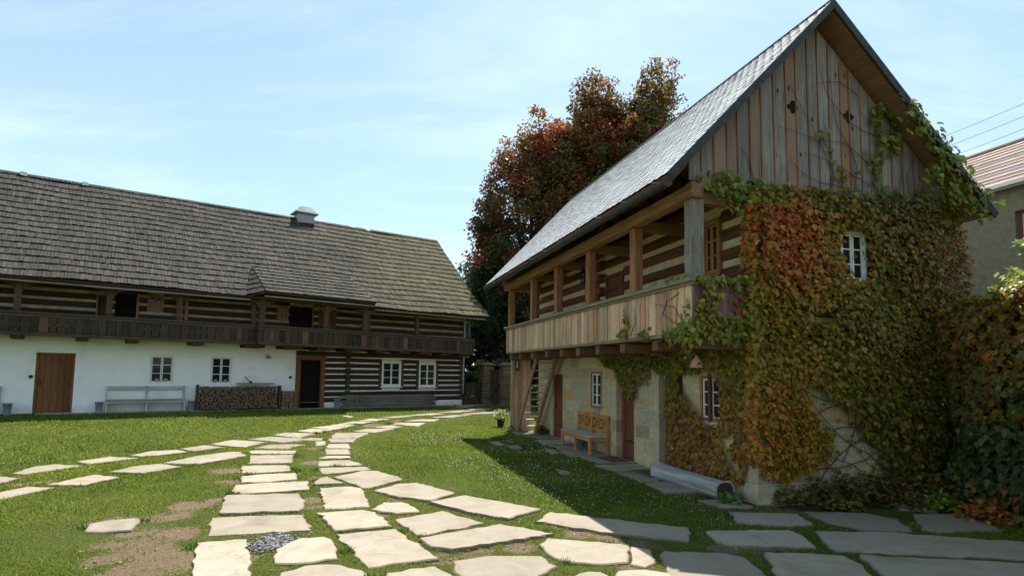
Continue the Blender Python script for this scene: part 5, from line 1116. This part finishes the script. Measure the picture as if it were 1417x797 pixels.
for p in ([(1.0,.2),(1.5,.7),(2.1,1.05),(2.9,1.7)],[(1.3,.15),(1.6,.6),(1.9,1.3),(1.8,2.0)],[(2.6,.1),(2.3,.6),(1.6,1.0),(1.0,1.6),(.8,2.1)],[(2.75,.1),(2.6,.8),(2.1,1.3),(1.5,1.7),(1.1,2.0)],[(1.1,.5),(1.7,.55),(2.3,.75),(2.8,1.3)],[(2.2,.1),(1.9,.5),(1.2,.75)],[(1.5,2.0),(2.0,1.6),(2.5,1.35),(2.9,.9)],[(2.0,.1),(2.45,.9),(2.5,1.6)],[(1.1,.9),(1.5,1.15),(2.0,1.2),(2.3,1.6)],[(1.0,1.3),(1.4,1.5),(1.9,1.45)],[(2.9,.3),(2.6,.5),(2.3,.45),(1.9,.75)],[(1.4,1.9),(1.7,1.5),(1.75,1.1)],[(.9,1.75),(1.3,1.6),(1.7,1.75)]):
    stem(p,.010,.004,-.05)
for p in ([(-.02,.45),(.4,.55),(1.0,.45)],[(.2,.3),(.3,.6),(.15,.9)]): stem(p,.010,.005,-.06)
for p in ([(1.9,5.0),(1.6,5.5),(1.2,6.2),(.75,6.9)],[(2.0,5.0),(2.1,5.7),(1.7,6.4),(1.6,7.2)],[(2.6,5.0),(2.5,5.8),(2.7,6.6),(2.3,7.2)],[(2.4,5.3),(1.7,5.6),(1.0,5.75)],[(2.5,5.6),(1.9,6.0),(1.4,6.0),(.5,6.15)],[(2.7,6.2),(2.0,6.4),(1.5,6.9),(1.45,7.4)],[(3.0,5.1),(3.1,5.8),(2.9,6.4)],[(3.3,5.05),(3.25,5.6),(3.5,6.0)],[(1.5,5.1),(1.6,5.6),(1.45,6.3)],[(2.2,6.9),(1.8,7.1),(1.3,7.0)],[(2.2,5.2),(1.2,5.3),(.7,5.6)],[(.05,5.1),(-.1,5.5),(-.25,5.7)],[(.2,5.1),(.1,5.35),(.15,5.6)]):
    stem(p,.007,.003,-.042)
for p in ([(-.2,2.75),(-.5,3.1),(-.45,3.4)],[(-.1,2.7),(-.3,3.2),(-.8,3.4)]): stem(p,.007,.003,-.05)
for pts in ([(2.0,2.7),(1.8,2.95),(1.85,3.2)],[(.3,2.75),(.8,3.0),(.6,3.35)],[(.2,2.8),(.5,3.1),(1.1,3.2)],[(.15,2.7),(.45,2.85),(.35,3.4)],[(.3,3.3),(.7,3.2),(.9,2.9)]):
    P2=[(-1.175,a+random.uniform(-.02,.02),h) for a,h in pts];mb=MB();mb.tube(P2,[.006,.005,.003],5);mb.build('stem',M['vinestem'],VT)
# ---------------- hedge on the right: a wall of beech and vine leaves
HG=thing('hedge','tall dark leafy hedge running from the granary corner to the right edge','hedge',(0,0,0))
hp=np.array([(7.85,10.6),(7.35,9.75),(7.05,8.6),(6.95,7.5),(7.0,6.2),(7.2,4.6),(7.3,2.6)])  # near end is out of view, added to keep sky light off the paving
seg=np.linalg.norm(np.diff(hp,axis=0),axis=1);cum=np.concatenate([[0],np.cumsum(seg)]);Lh=cum[-1]
def hpt(s): return np.stack([np.interp(s,cum,hp[:,0]),np.interp(s,cum,hp[:,1])],1)
n=12500;s=rng.random(n)*Lh;h=3.32*rng.random(n)**.93;c=hpt(s);b_=.18*(vnoise(s,h,61,1.1)-.5)+.12*(vnoise(s,h,63,2.7)-.5);dp=rng.random(n)**1.6*.35
topn=vnoise(s,s*0,65,1.5)*.28;k=h<3.12+topn;s,h,c,b_,dp=s[k],h[k],c[k],b_[k],dp[k];n=len(s)
Pq=np.stack([c[:,0]+b_*1.6+dp-.12*np.clip(1.5-h,0,1),c[:,1]+rng.normal(0,.02,n),h],1)
nz=vnoise(s,h,67,1.3)
w=np.stack([.35+.5*nz,.03+.2*(h>2.9),.5+0*s,.25*(h>1.4),.35*np.exp(-((h-1.7)/.5)**2)*(s<2.6)*(nz>.4)+.6*np.exp(-((h-.25)/.22)**2)*(s>1.6)*(s<3.2),.02+0*s,.7*np.clip((h-1.5)/1.,0,1)+.25,3.2*np.clip(2.4-h,0,1.5)],1)  # dark green weighted low, hedge shade put into the leaf colour
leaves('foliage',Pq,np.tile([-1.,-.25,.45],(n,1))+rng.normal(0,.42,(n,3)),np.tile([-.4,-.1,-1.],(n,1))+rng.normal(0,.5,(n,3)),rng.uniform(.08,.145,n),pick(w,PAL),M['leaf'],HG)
n=2400;s=rng.random(n)*Lh;c=hpt(s);tw=rng.random(n)*1.1;w=np.tile([.6,.4,.6,.2,.1,0,.3,.2],(n,1))
leaves('foliage',np.stack([c[:,0]+tw,c[:,1],3.10+.22*vnoise(s,tw,65,1.5)+rng.random(n)*.12],1),np.tile([-.2,0,1.],(n,1))+rng.normal(0,.5,(n,3)),rng.normal(0,1,(n,3)),rng.uniform(.08,.14,n),pick(w,PAL),M['leaf'],HG)
mb=MB()
for i in range(len(hp)-1):
    a,b2=hp[i],hp[i+1];mb.hexa([(a[0]+.38,a[1],0),(b2[0]+.38,b2[1],0),(b2[0]+1.1,b2[1],0),(a[0]+1.1,a[1],0),(a[0]+.36,a[1],3.02),(b2[0]+.36,b2[1],3.02),(b2[0]+1.1,b2[1],3.02),(a[0]+1.1,a[1],3.02)])
for i in range(60):
    s0=random.random()*Lh;q=hpt(np.array([s0]))[0];z0=random.uniform(0,2);mb.tube([(q[0]+.3,q[1],z0),(q[0]+.15,q[1]+random.uniform(-.3,.3),z0+.5),(q[0]+.1,q[1]+random.uniform(-.5,.5),z0+1.)],[.012,.009,.004],5)
mb.build('core_and_branches',M['vinestem'],HG)  # solid core added to stop light coming through, thin tubes are branches
# ---------------- small plants
def tuft(name,label,cat,x,y,r,hh,n,cols,size,group=None,z=None,up=.8):
    z=zf(x,y) if z is None else z;t=thing(name,label,cat,(x,y,z),0,group)
    a=rng.random(n)*6.283;rr=r*rng.random(n)**.6;hz=hh*(1-(rr/r)**2*.7)*rng.random(n)**.7
    P=np.stack([rr*np.cos(a),rr*np.sin(a),hz],1);out=np.stack([np.cos(a),np.sin(a),np.full(n,up)],1)
    leaves('foliage',P,np.tile([0,-.3,1.],(n,1))+rng.normal(0,.5,(n,3)),out+rng.normal(0,.4,(n,3)),rng.uniform(size*.7,size*1.3,n),pick(np.ones((n,len(cols))),cols),M['leaf'],t)
    for k in range(4):
        mb=MB();a=random.random()*6.28;q=r*random.uniform(.2,.8);mb.tube([(0,0,-.02),(q*.5*math.cos(a),q*.5*math.sin(a),hh*.5),(q*math.cos(a),q*math.sin(a),hh*.8)],[.006,.005,.003],5);mb.build('stem',M['vinestem'],t)
    return t
GP='leafy plants along the foot of the gable'
for a,b,r,hh,n in ((-.22,.40,.22,.30,120),(-.30,.85,.32,.46,240),(-.28,1.35,.34,.52,270),(-.32,1.85,.34,.50,270),(-.34,2.35,.36,.55,280),(-.40,2.9,.36,.50,250),(-.55,3.35,.3,.3,150),(-.62,1.1,.22,.16,90),(-.75,2.2,.26,.18,110),(-.8,2.9,.25,.2,100)):
    x,y,_=rw(a,b);tuft('leafy_plant','low dark leafy plant at the foot of the vine covered gable','plant',x,y,r,hh,n,[DGREEN,GREEN,DGREEN,DRED,OLIVE],.075,GP)
x,y,_=rw(-.95,3.0);tuft('leafy_plant','bright green small plant on the paving at the foot of the hedge','plant',6.55,9.0,.22,.28,130,[GREEN,LIME,GREEN],.07)
x,y=6.70,8.35;tuft('leafy_plant','low orange leaved plant at the foot of the hedge','plant',x,y,.32,.30,150,[DRED,DRED,OLIVE,ORANGE],.075)
x,y,_=rw(.12,-.42);tuft('dandelion','rosette of pale green leaves before the end of the hewn log','plant',*rw(.16,-.40)[:2],.18,.16,46,[(.09,.13,.05),GREEN],.13,up=.25)
x,y,_=rw(9.9,-.20);tuft('fern','small dark green plant by the wall between the stair and the red door','plant',x,y,.16,.36,70,[DGREEN,GREEN],.10)
for a,b,lab in ((10.95,-1.05,'weeds round the left foot of the ladder stair'),(10.6,-.02,'weeds round the right foot of the ladder stair')):
    x,y,_=rw(a,b);tuft('weeds',lab,'plant',x,y,.26,.26,130,[GREEN,LIME,DGREEN],.06)
# potted plant by the stair
x,y,_=rw(12.4,-.95);z=zf(x,y);t=thing('potted_plant','leafy plant in a dark pot standing behind the ladder stair','potted plant',(x,y,z))
mb=MB();mb.lathe([(.10,0),(.15,.27),(.16,.27),(.16,.30),(.14,.30),(.12,.26)],(0,0,0),16);mb.build('pot',M['verge'],t,smooth=True)
n=170;a=rng.random(n)*6.28;rr=.26*rng.random(n)**.6;P=np.stack([rr*np.cos(a),rr*np.sin(a),.28+.36*rng.random(n)],1);leaves('foliage',P,np.tile([0,-.3,1.],(n,1))+rng.normal(0,.5,(n,3)),np.stack([np.cos(a),np.sin(a),0*a+.3],1),rng.uniform(.05,.09,n),pick(np.ones((n,3)),[GREEN,DGREEN,LIME]),M['leaf'],t)
# ---------------- trees
QV=np.array([(-.5,0,0),(0,-.32,.05),(.5,0,0),(0,.32,.05)])
def crown_pts(c,rad,ncl,per,clr,seed,cfun,low=-1.):
    r=np.random.default_rng(seed);d=r.normal(0,1,(ncl,3));d/=np.linalg.norm(d,axis=1,keepdims=True);d=d[d[:,2]>low]
    rr=r.random(len(d))**.30;lump=.74+.46*vnoise(d[:,0]*2+7,d[:,2]*2.4+d[:,1]*1.3+9,seed,1.6)
    K=15;ld=r.normal(0,1,(K,3));ld/=np.linalg.norm(ld,axis=1,keepdims=True);lr=r.uniform(.45,.74,K);lc=ld*lr[:,None];lc[0]=(0,0,.70)
    li=r.integers(0,K,len(d));rl=r.uniform(.26,.42,K)
    cc=np.array(c)+np.where((r.random(len(d))<.52)[:,None],lc[li]+d*(rr*rl[li])[:,None],d*(rr*.80)[:,None])*np.array(rad)
    n=len(cc)*per;off=r.normal(0,1,(len(cc),per,3));off*=(r.random((len(cc),per,1))**.45/np.linalg.norm(off,axis=2,keepdims=True))*np.array([1,1,.75])*(clr*1.25*r.uniform(.55,1.25,(len(cc),1,1)))
    P=(cc[:,None]+off).reshape(-1,3);ccol=cfun(cc,r);C=np.repeat(ccol,per,0)*r.normal(1,.14,(n,1)).clip(.5,1.5)
    return P,C,cc
def quads(name,P,C,size,mat,parent,seed):
    r=np.random.default_rng(seed);n=len(P);N0=r.normal(0,1,(n,3))+np.array([0,-.3,.7]);N0/=np.linalg.norm(N0,axis=1,keepdims=True)
    T=r.normal(0,1,(n,3));T-=(T*N0).sum(1,keepdims=True)*N0;T/=np.linalg.norm(T,axis=1,keepdims=True);X=np.cross(N0,T);s=(size*r.uniform(.6,1.35,n))[:,None,None]
    V=P[:,None]+s*(QV[None,:,0:1]*X[:,None]+QV[None,:,1:2]*T[:,None]+QV[None,:,2:3]*N0[:,None]);F=np.arange(n*4).reshape(-1,4)
    return fast_mesh(name,V.reshape(-1,3),F,mat,parent,np.repeat(C,4,0))
def tree(name,label,base,H,c,rad,ncl,per,clr,seed,cfun,leaf=.2,group=None,r0=.28,extra=()):
    z=zf(*base);t=thing(name,label,'tree',(base[0],base[1],z),0,group);r=random.Random(seed)
    P,C,cc=crown_pts((c[0]-base[0],c[1]-base[1],c[2]-z),rad,ncl,per,clr,seed,cfun)
    for c2,rad2,n2 in extra:
        P2,C2,cc2=crown_pts((c2[0]-base[0],c2[1]-base[1],c2[2]-z),rad2,n2,per,clr,seed+5,cfun);P=np.concatenate([P,P2]);C=np.concatenate([C,C2]);cc=np.concatenate([cc,cc2])
    quads('crown',P,C,leaf,M['treeleaf'],t,seed)
    mb=MB();top=H*.86;pts=[(r.uniform(-.15,.15)*i/6,r.uniform(-.15,.15)*i/6,-.2+top*i/8) for i in range(9)];mb.tube(pts,[r0*(1.25 if i==0 else 1)*(1-i/9.5) for i in range(9)],9)
    for k in range(26):
        q=cc[r.randrange(len(cc))];f=min(.92,max(.2,(q[2]-r.uniform(1,2.5))/top));i=min(7,int(f*8));b0=Vector(pts[i]);e=Vector(q);m_=b0.lerp(e,.5)+Vector((0,0,.3));mb.tube([b0,m_,e],[r0*(1-f)*.45+.03,.05,.015],5)
    mb.build('trunk',M['bark'],t);return t
TG=(.075,.095,.025);TDG=(.028,.046,.016);TR=(.32,.045,.028);TB=(.185,.066,.026);TO=(.29,.125,.030);TY=(.24,.19,.04)
def autumn(redw,hi,grn):
    def f(cc,r):
        n=len(cc);z=cc[:,2];N_v=lambda s_,f:vnoise(cc[:,0]+30+s_,cc[:,2]+cc[:,1]*.6+30,70+s_,f)
        t=np.clip((z-hi+6.)/8.5+(N_v(1,.6)-.5)*1.3,0,.92)[:,None];a_=N_v(2,.55)[:,None];q_=np.clip((N_v(3,.5)[:,None]-.60)*5*redw,0,1)*np.clip(1.25-np.abs(z-hi+2.)/6,0,1)[:,None]
        low=np.array(TDG)*(1-a_)+np.array(TG)*a_;b_=np.clip((a_-.3)*2.2,0,1);hic=np.array(TB)*(1-b_)+np.array(TO)*b_;g_=np.clip((N_v(4,.6)[:,None]-.5)*4*grn,0,.8);hic=hic*(1-g_)+np.array(TG)*1.25*g_
        c_=low*(1-t)+hic*t;c_=c_*(1-q_)+np.array(TR)*q_;return c_*r.normal(1,.22,(n,1)).clip(.5,1.5)*(1+r.normal(0,.07,(n,3)))
        k=vnoise(cc[:,0]+20,cc[:,2]+cc[:,1]*.5+20,77,.45);t=np.clip((z-hi+4.5)/7,0,1);u=r.random(n)
        pr=redw*t*(.12+1.1*(k>.55));po=(.85*t+.22)*np.ones(n);py=grn*.35*(t>.5)
        k=k;u=.55*vnoise(cc[:,0]*1.+40,cc[:,2]+cc[:,1]+40,78,.9)*1.35-.1+.45*u;u=u.clip(0,.999);pal=[TR,TB,TO,TY,TG,TDG]
        W=np.stack([pr,po*.8,po*.55,py+.05,.25+.3*grn*np.ones(n)+.2*(1-t),1.2*(1-t)+.25],1);W/=W.sum(1,keepdims=True);idx=(u[:,None]>np.cumsum(W,1)).sum(1).clip(0,5);return np.array(pal)[idx]
    return f
def dark(cc,r): return np.array([TG,TDG,TDG,(.03,.05,.02)])[r.integers(0,4,len(cc))]
TGp='autumn trees behind the granary'
tree('autumn_tree','autumn tree with a broad red and rust crown, leftmost of the three behind the granary',(1.0,34.6),17,(.85,34.4,9.6),(3.9,3.6,8.0),1000,62,.52,3,autumn(1.6,13,.3),.20,TGp,extra=(((2.9,34.2,14.3),(2.3,2.2,3.2),260),((-1.6,34.4,8.0),(1.5,1.5,3.2),60)))
tree('autumn_tree','tall rust red tree with rounded top, middle of the three behind the granary',(4.9,34.8),19,(4.9,34.5,11.9),(3.9,3.4,8.4),1050,62,.52,4,autumn(1.3,16,.5),.20,TGp)
tree('autumn_tree','tallest tree with orange and green top, rightmost of the three behind the granary',(8.6,34.6),20,(8.7,34.3,12.8),(3.7,3.2,8.6),1000,62,.52,5,autumn(.7,17,.9),.20,TGp,extra=(((6.9,34.3,14.6),(2.4,2.2,4.2),300),))
tree('dark_tree','dark green tree between the farmhouse roof end and the red tree',(-.9,37.5),11,(-1.0,37.2,6.2),(2.9,2.6,5.2),520,62,.5,6,dark,.2,None,.2)
tree('dark_tree','low dark tree filling the gap behind the garden gate',(1.6,33.2),8,(1.4,32.9,4.3),(3.6,2.0,4.6),640,62,.5,8,dark,.19,None,.18)
tree('dark_tree','dark tree far behind the granary gallery',(6.0,39.),12,(5.5,38.5,6.0),(5.5,2.5,6.0),300,95,.8,9,dark,.25,None,.2)
def bush(label,x,y,r,h,cols,seed,per=70,n=60,leaf=.12,name='bush'):
    z=zf(x,y);t=thing(name,label,'bush',(x,y,z));f=lambda cc,rr:np.array(cols)[rr.integers(0,len(cols),len(cc))]
    P,C,cc=crown_pts((0,0,h*.5),(r,r*.8,h*.5),n,per,.2,seed,f);quads('foliage',P,C,leaf,M['treeleaf'],t,seed)
    for k in range(8): q=cc[k%len(cc)];mb=MB();mb.tube([(0,0,-.05),(q[0]*.4,q[1]*.4,q[2]*.6),tuple(q)],[.03,.02,.008],5);mb.build('stem',M['bark'],t)
bush('sunlit yellow green bush behind the low picket fence',-1.7,31.4,.75,2.3,[(.22,.26,.04),(.14,.19,.04),(.10,.13,.03)],21)
bush('large dark bush filling the gap beyond the farmhouse gable',-2.5,34.2,1.7,4.8,[TDG,TG,TDG],27,n=150,leaf=.15)
bush('dark reddish bush behind the low picket fence by the farmhouse corner',-2.7,31.0,.7,1.9,[(.10,.05,.03),(.05,.06,.02),TDG],22)
bush('bush with pink flowers behind the garden gate',-.55,30.8,.6,2.55,[(.40,.10,.20),TG,TG,TDG],23,leaf=.1)
bush('dark bush behind the boarded screen and ladder stair',1.6,24.2,.9,1.9,[TDG,TG,TDG],24)
x,y,_=rw(-.3,6.4);bush('sunlit yellow green shrub rising over the hedge at the right edge',9.0,10.1,.85,4.35,[(.22,.27,.05),(.16,.22,.04),(.12,.17,.03)],25,per=34,n=70,leaf=.12,name='shrub')
# ---------------- grass, clover, slate chips
allpoly=[np.array(p) for p in STONES]
def blocked(x,y):
    bl=np.zeros(len(x),bool)
    for p in allpoly:
        lo,hi=p.min(0),p.max(0);k=(x>lo[0])&(x<hi[0])&(y>lo[1])&(y<hi[1])
        if k.any():
            i=np.where(k)[0];c=p.mean(0);bl[i]|=inpoly(x[i],y[i],(c+(p-c)*max(.8,1-.035/max(np.ptp(p,axis=0).max(),.1))).tolist())
    a=(x-OR[0])*aR[0]+(y-OR[1])*aR[1];b=(x-OR[0])*gR[0]+(y-OR[1])*gR[1]
    bl|=(a>-.1)&(a<LEN)&(b>-.35);bl|=(a>-1.4)&(a<=-.1)&(b>.2)
    s=(x-OL[0])*aL[0]+(y-OL[1])*aL[1];w=(x-OL[0])*nL[0]+(y-OL[1])*nL[1];bl|=(w<.72)&(s<16.2)
    bl|=(b>3.0)&(a<.5)
    return bl
n=560000;d=4.6+(33-4.6)*rng.random(n)**1.9;th_=rng.uniform(-.80,.80,n);x=d*np.sin(th_);y=d*np.cos(th_)
k=~blocked(x,y)&(soil(x,y)+rng.normal(0,.25,n)<.33);x,y,d=x[k],y[k],d[k];n=len(x)
pt=np.clip((vnoise(x,y,81,.7)*.5+vnoise(x,y,82,2.3)*.5-.5)*1.5+.5,0,1);tuftn=vnoise(x,y,83,9.)
z=zg(x,y)-.015;hb=(.026+.034*rng.random(n)*(.5+tuftn))*(.62+.42*pt)*np.clip(d/9,.9,1.3);wb=.0042*np.clip(d/5.5,.9,3.6)
a=rng.random(n)*6.283;ln=rng.normal(0,.55,(n,2))*hb[:,None]
V=np.zeros((n,3,3));V[:,0]=np.stack([x-wb*np.cos(a),y-wb*np.sin(a),z],1);V[:,1]=np.stack([x+wb*np.cos(a),y+wb*np.sin(a),z],1);V[:,2]=np.stack([x+ln[:,0],y+ln[:,1],z+hb],1)
ca=np.array((.058,.108,.008));cb_=np.array((.195,.240,.020));cd=np.array((.24,.20,.075))
f=np.clip(pt*.8+.08+rng.normal(0,.14,n),0,1)[:,None];C=ca*(1-f)+cb_*f;cen=np.array([p.mean(0) for p in allpoly]);cen=cen[(cen[:,0]>-5.0)&(cen[:,0]<5)];md=np.full(n,9.)
for q in cen: md=np.minimum(md,(x-q[0])**2+(y-q[1])**2)
onp=np.clip(1.15-np.sqrt(md),0,1);dry=rng.random(n)<(.03+.18*(soil(x,y)>.10)+.36*onp);C[dry]=cd;V[:,2,2]-=hb*.35*onp;C*=rng.normal(1,.10,(n,1)).clip(.6,1.5)
# thicker, darker tussocks along the stones
cl=[]
for q in range(90):
    p=allpoly[rng.integers(0,len(allpoly))];i=rng.integers(0,len(p));e=p[i]+(p[(i+1)%len(p)]-p[i])*rng.random();e=e+(e-p.mean(0))*.06
    if not(-7<e[0]<3.2): continue
    m_=int(rng.integers(25,80));cl.append(np.concatenate([e+rng.normal(0,rng.uniform(.03,.09),(m_,2)),np.full((m_,1),rng.uniform(.035,.08))],1))
cl=np.concatenate(cl);kk=~blocked(cl[:,0],cl[:,1]);cl=cl[kk];m_=len(cl);a=rng.random(m_)*6.283;hh_=cl[:,2]*rng.uniform(.5,1.2,m_);wd_=.006*np.clip(np.hypot(cl[:,0],cl[:,1])/6,.9,3);zz_=zg(cl[:,0],cl[:,1])-.01;l2=rng.normal(0,.6,(m_,2))*hh_[:,None]
V2=np.zeros((m_,3,3));V2[:,0]=np.stack([cl[:,0]-wd_*np.cos(a),cl[:,1]-wd_*np.sin(a),zz_],1);V2[:,1]=np.stack([cl[:,0]+wd_*np.cos(a),cl[:,1]+wd_*np.sin(a),zz_],1);V2[:,2]=np.stack([cl[:,0]+l2[:,0],cl[:,1]+l2[:,1],zz_+hh_],1)
C2=np.array((.045,.095,.010))*rng.normal(1,.2,(m_,1)).clip(.5,1.6);V=np.concatenate([V,V2]);C=np.concatenate([C,C2]);n=len(V)
g=fast_mesh('grass',V.reshape(-1,3),np.arange(n*3).reshape(-1,3),M['gleaf'],None,np.repeat(C,3,0));tag(g,'short lawn grass of the courtyard','grass',kind='stuff')
n=2000;u=rng.random(n);a=rng.uniform(-1.5,10.5,n);b=-rng.uniform(.9,4.6,n);P=np.array(OR)+a[:,None]*aR+b[:,None]*gR;x,y=P[:,0],P[:,1]
k=~blocked(x,y)&(soil(x,y)<.1)&(vnoise(x,y,91,1.1)>.42);x,y=x[k],y[k]
xl=rng.uniform(-15,-3,900);yl=rng.uniform(10,24,900);kl=~blocked(xl,yl)&(soil(xl,yl)<.1)&(vnoise(xl,yl,92,.8)>.6);x=np.concatenate([x,xl[kl]]);y=np.concatenate([y,yl[kl]])
OCT=np.array([(1,0,0),(0,1,0),(-1,0,0),(0,-1,0),(0,0,.8),(0,0,-.6)]);OF=np.array([(0,1,4),(1,2,4),(2,3,4),(3,0,4),(1,0,5),(2,1,5),(3,2,5),(0,3,5)])
n=len(x);s=rng.uniform(.005,.009,n)*np.clip(np.hypot(x,y)/11,.9,1.3);V=np.stack([x,y,zg(x,y)+.055+rng.random(n)*.02],1)[:,None]+OCT[None]*s[:,None,None]
o=fast_mesh('clover_flowers',V.reshape(-1,3),(OF[None]+(np.arange(n)*6)[:,None,None]).reshape(-1,3),M['petal']);tag(o,'tiny white clover flowers scattered in the lawn','clover flowers',kind='stuff')
n=420;gx0,gy0=-2.72,6.86;x=gx0+rng.normal(0,.13,n);y=gy0+rng.normal(0,.17,n);k=~blocked(x,y);x,y=x[k],y[k];n=len(x)
CB=np.array([(-1,-1,-1),(1,-1,-1),(1,1,-1),(-1,1,-1),(-.8,-.9,1),(.9,-.7,1),(.7,.9,1),(-.9,.8,1)]);CF=np.array(MB.BF)
V=np.zeros((n,8,3))
for i in range(n):
    R3=np.array(Matrix.Rotation(random.uniform(0,6.28),3,'Z')@Matrix.Rotation(random.uniform(-.5,.5),3,'X'));V[i]=(CB*np.array([random.uniform(.008,.022),random.uniform(.006,.014),random.uniform(.002,.005)]))@R3.T+(x[i],y[i],zf(x[i],y[i])+.008+random.random()*.012)
o=fast_mesh('gravel',V.reshape(-1,3),(CF[None]+(np.arange(n)*8)[:,None,None]).reshape(-1,4),M['gravel']);tag(o,'heap of grey slate chips between two flagstones','slate chips',kind='stuff')
n=9000;d=4.8+15*rng.random(n)**1.8;th_=rng.uniform(-.75,.75,n);x=d*np.sin(th_);y=d*np.cos(th_);k=~blocked(x,y)&(soil(x,y)>.25);x,y=x[k],y[k];n=len(x)
V=np.zeros((n,8,3))
for i in range(n):
    R3=np.array(Matrix.Rotation(random.uniform(0,6.28),3,'Z')@Matrix.Rotation(random.uniform(-.5,.5),3,'X'));q=min(random.paretovariate(2.2),4)*.0035;V[i]=(CB*np.array([q*random.uniform(.8,1.4),q,q*random.uniform(.5,.9)]))@R3.T+(x[i],y[i],zf(x[i],y[i])-.022+.012*soil(x[i:i+1],y[i:i+1])[0]*0+.004)
o=fast_mesh('soil_crumbs',V.reshape(-1,3),(CF[None]+(np.arange(n)*8)[:,None,None]).reshape(-1,4),M['crumb']);tag(o,'small stones and crumbs lying on the bare soil','soil crumbs',kind='stuff')
# ================================================================== SKY, SUN, CAMERA
tosun=Vector((.42*aR[0]+.232*gR[0],.42*aR[1]+.232*gR[1],1.0)).normalized()
elev=math.asin(tosun.z);az=math.atan2(tosun.x,tosun.y)
ld=bpy.data.lights.new('sun','SUN');ld.energy=SUN;ld.angle=R_(.53);ld.color=(1,.95,.87)
so=bpy.data.objects.new('sun',ld);col.objects.link(so);so.rotation_euler=tosun.to_track_quat('Z','Y').to_euler();so.location=(10,30,40)
w=bpy.data.worlds.new('World');scene.world=w;w.use_nodes=True;nt=w.node_tree;L=nt.links
bg=nt.nodes['Background'];bg.inputs[1].default_value=SKYS
sk=N(nt,'ShaderNodeTexSky');sk.sky_type='NISHITA';sk.sun_disc=False;sk.sun_elevation=elev;sk.sun_rotation=az;sk.air_density=1.0;sk.dust_density=1.2;sk.ozone_density=1.2;sk.altitude=300
tc=N(nt,'ShaderNodeTexCoord');sp=N(nt,'ShaderNodeSeparateXYZ');L.new(tc.outputs['Generated'],sp.inputs[0])
# thin high cloud: direction projected on a cloud layer
den=math_(nt,'MAXIMUM',math_(nt,'ADD',sp.outputs[2],.18),.05);cb=N(nt,'ShaderNodeCombineXYZ');L.new(math_(nt,'DIVIDE',sp.outputs[0],den),cb.inputs[0]);L.new(math_(nt,'DIVIDE',sp.outputs[1],den),cb.inputs[1])
mp=N(nt,'ShaderNodeMapping');L.new(cb.outputs[0],mp.inputs[0]);mp.inputs['Rotation'].default_value=(0,0,R_(38));mp.inputs['Scale'].default_value=(.55,1.5,1);mp.inputs['Location'].default_value=CLOC
n1=N(nt,'ShaderNodeTexNoise');n1.inputs['Scale'].default_value=1.5;n1.inputs['Detail'].default_value=9;n1.inputs['Roughness'].default_value=.62;n1.inputs['Distortion'].default_value=.35;L.new(mp.outputs[0],n1.inputs[0])
r1=ramp(nt,[(.46,(0,0,0)),(.80,(1,1,1))]);L.new(n1.outputs[0],r1.inputs[0])
n2=N(nt,'ShaderNodeTexNoise');n2.inputs['Scale'].default_value=.55;n2.inputs['Detail'].default_value=3;L.new(mp.outputs[0],n2.inputs[0])
r2_=ramp(nt,[(.35,(0,0,0)),(.7,(1,1,1))]);L.new(n2.outputs[0],r2_.inputs[0])
veil=math_(nt,'ADD',math_(nt,'MULTIPLY',r1.outputs[0],.36),math_(nt,'MULTIPLY',r2_.outputs[0],.12))
hz=math_(nt,'POWER',math_(nt,'SUBTRACT',1.0,math_(nt,'MINIMUM',math_(nt,'MAXIMUM',sp.outputs[2],0.0),1.0)),5.0)
veil=math_(nt,'MINIMUM',math_(nt,'ADD',math_(nt,'ADD',veil,BASEV),math_(nt,'MULTIPLY',hz,.5)),1.0)
c=mixc(nt,veil,mixc(nt,1,sk.outputs[0],SKYTINT,'MULTIPLY'),CLOUD);L.new(c,bg.inputs[0])
cd=bpy.data.cameras.new('camera');cd.sensor_width=36;cd.lens=CAM['lens'];cd.shift_x=0;cd.shift_y=CAM['shift'];cd.clip_start=.05;cd.clip_end=4000
co=bpy.data.objects.new('camera',cd);col.objects.link(co);mw=Matrix(CAMR).to_4x4();mw.translation=(0,0,CAM['eye']);co.matrix_world=mw;scene.camera=co
vs=scene.view_settings;vs.view_transform='Standard';vs.look='None';vs.gamma=1;vs.exposure=EXPO;vs.use_curve_mapping=False
scene.render.engine='CYCLES';scene.cycles.use_denoising=True;scene.cycles.max_bounces=8;scene.cycles.transparent_max_bounces=8;scene.cycles.sample_clamp_indirect=8
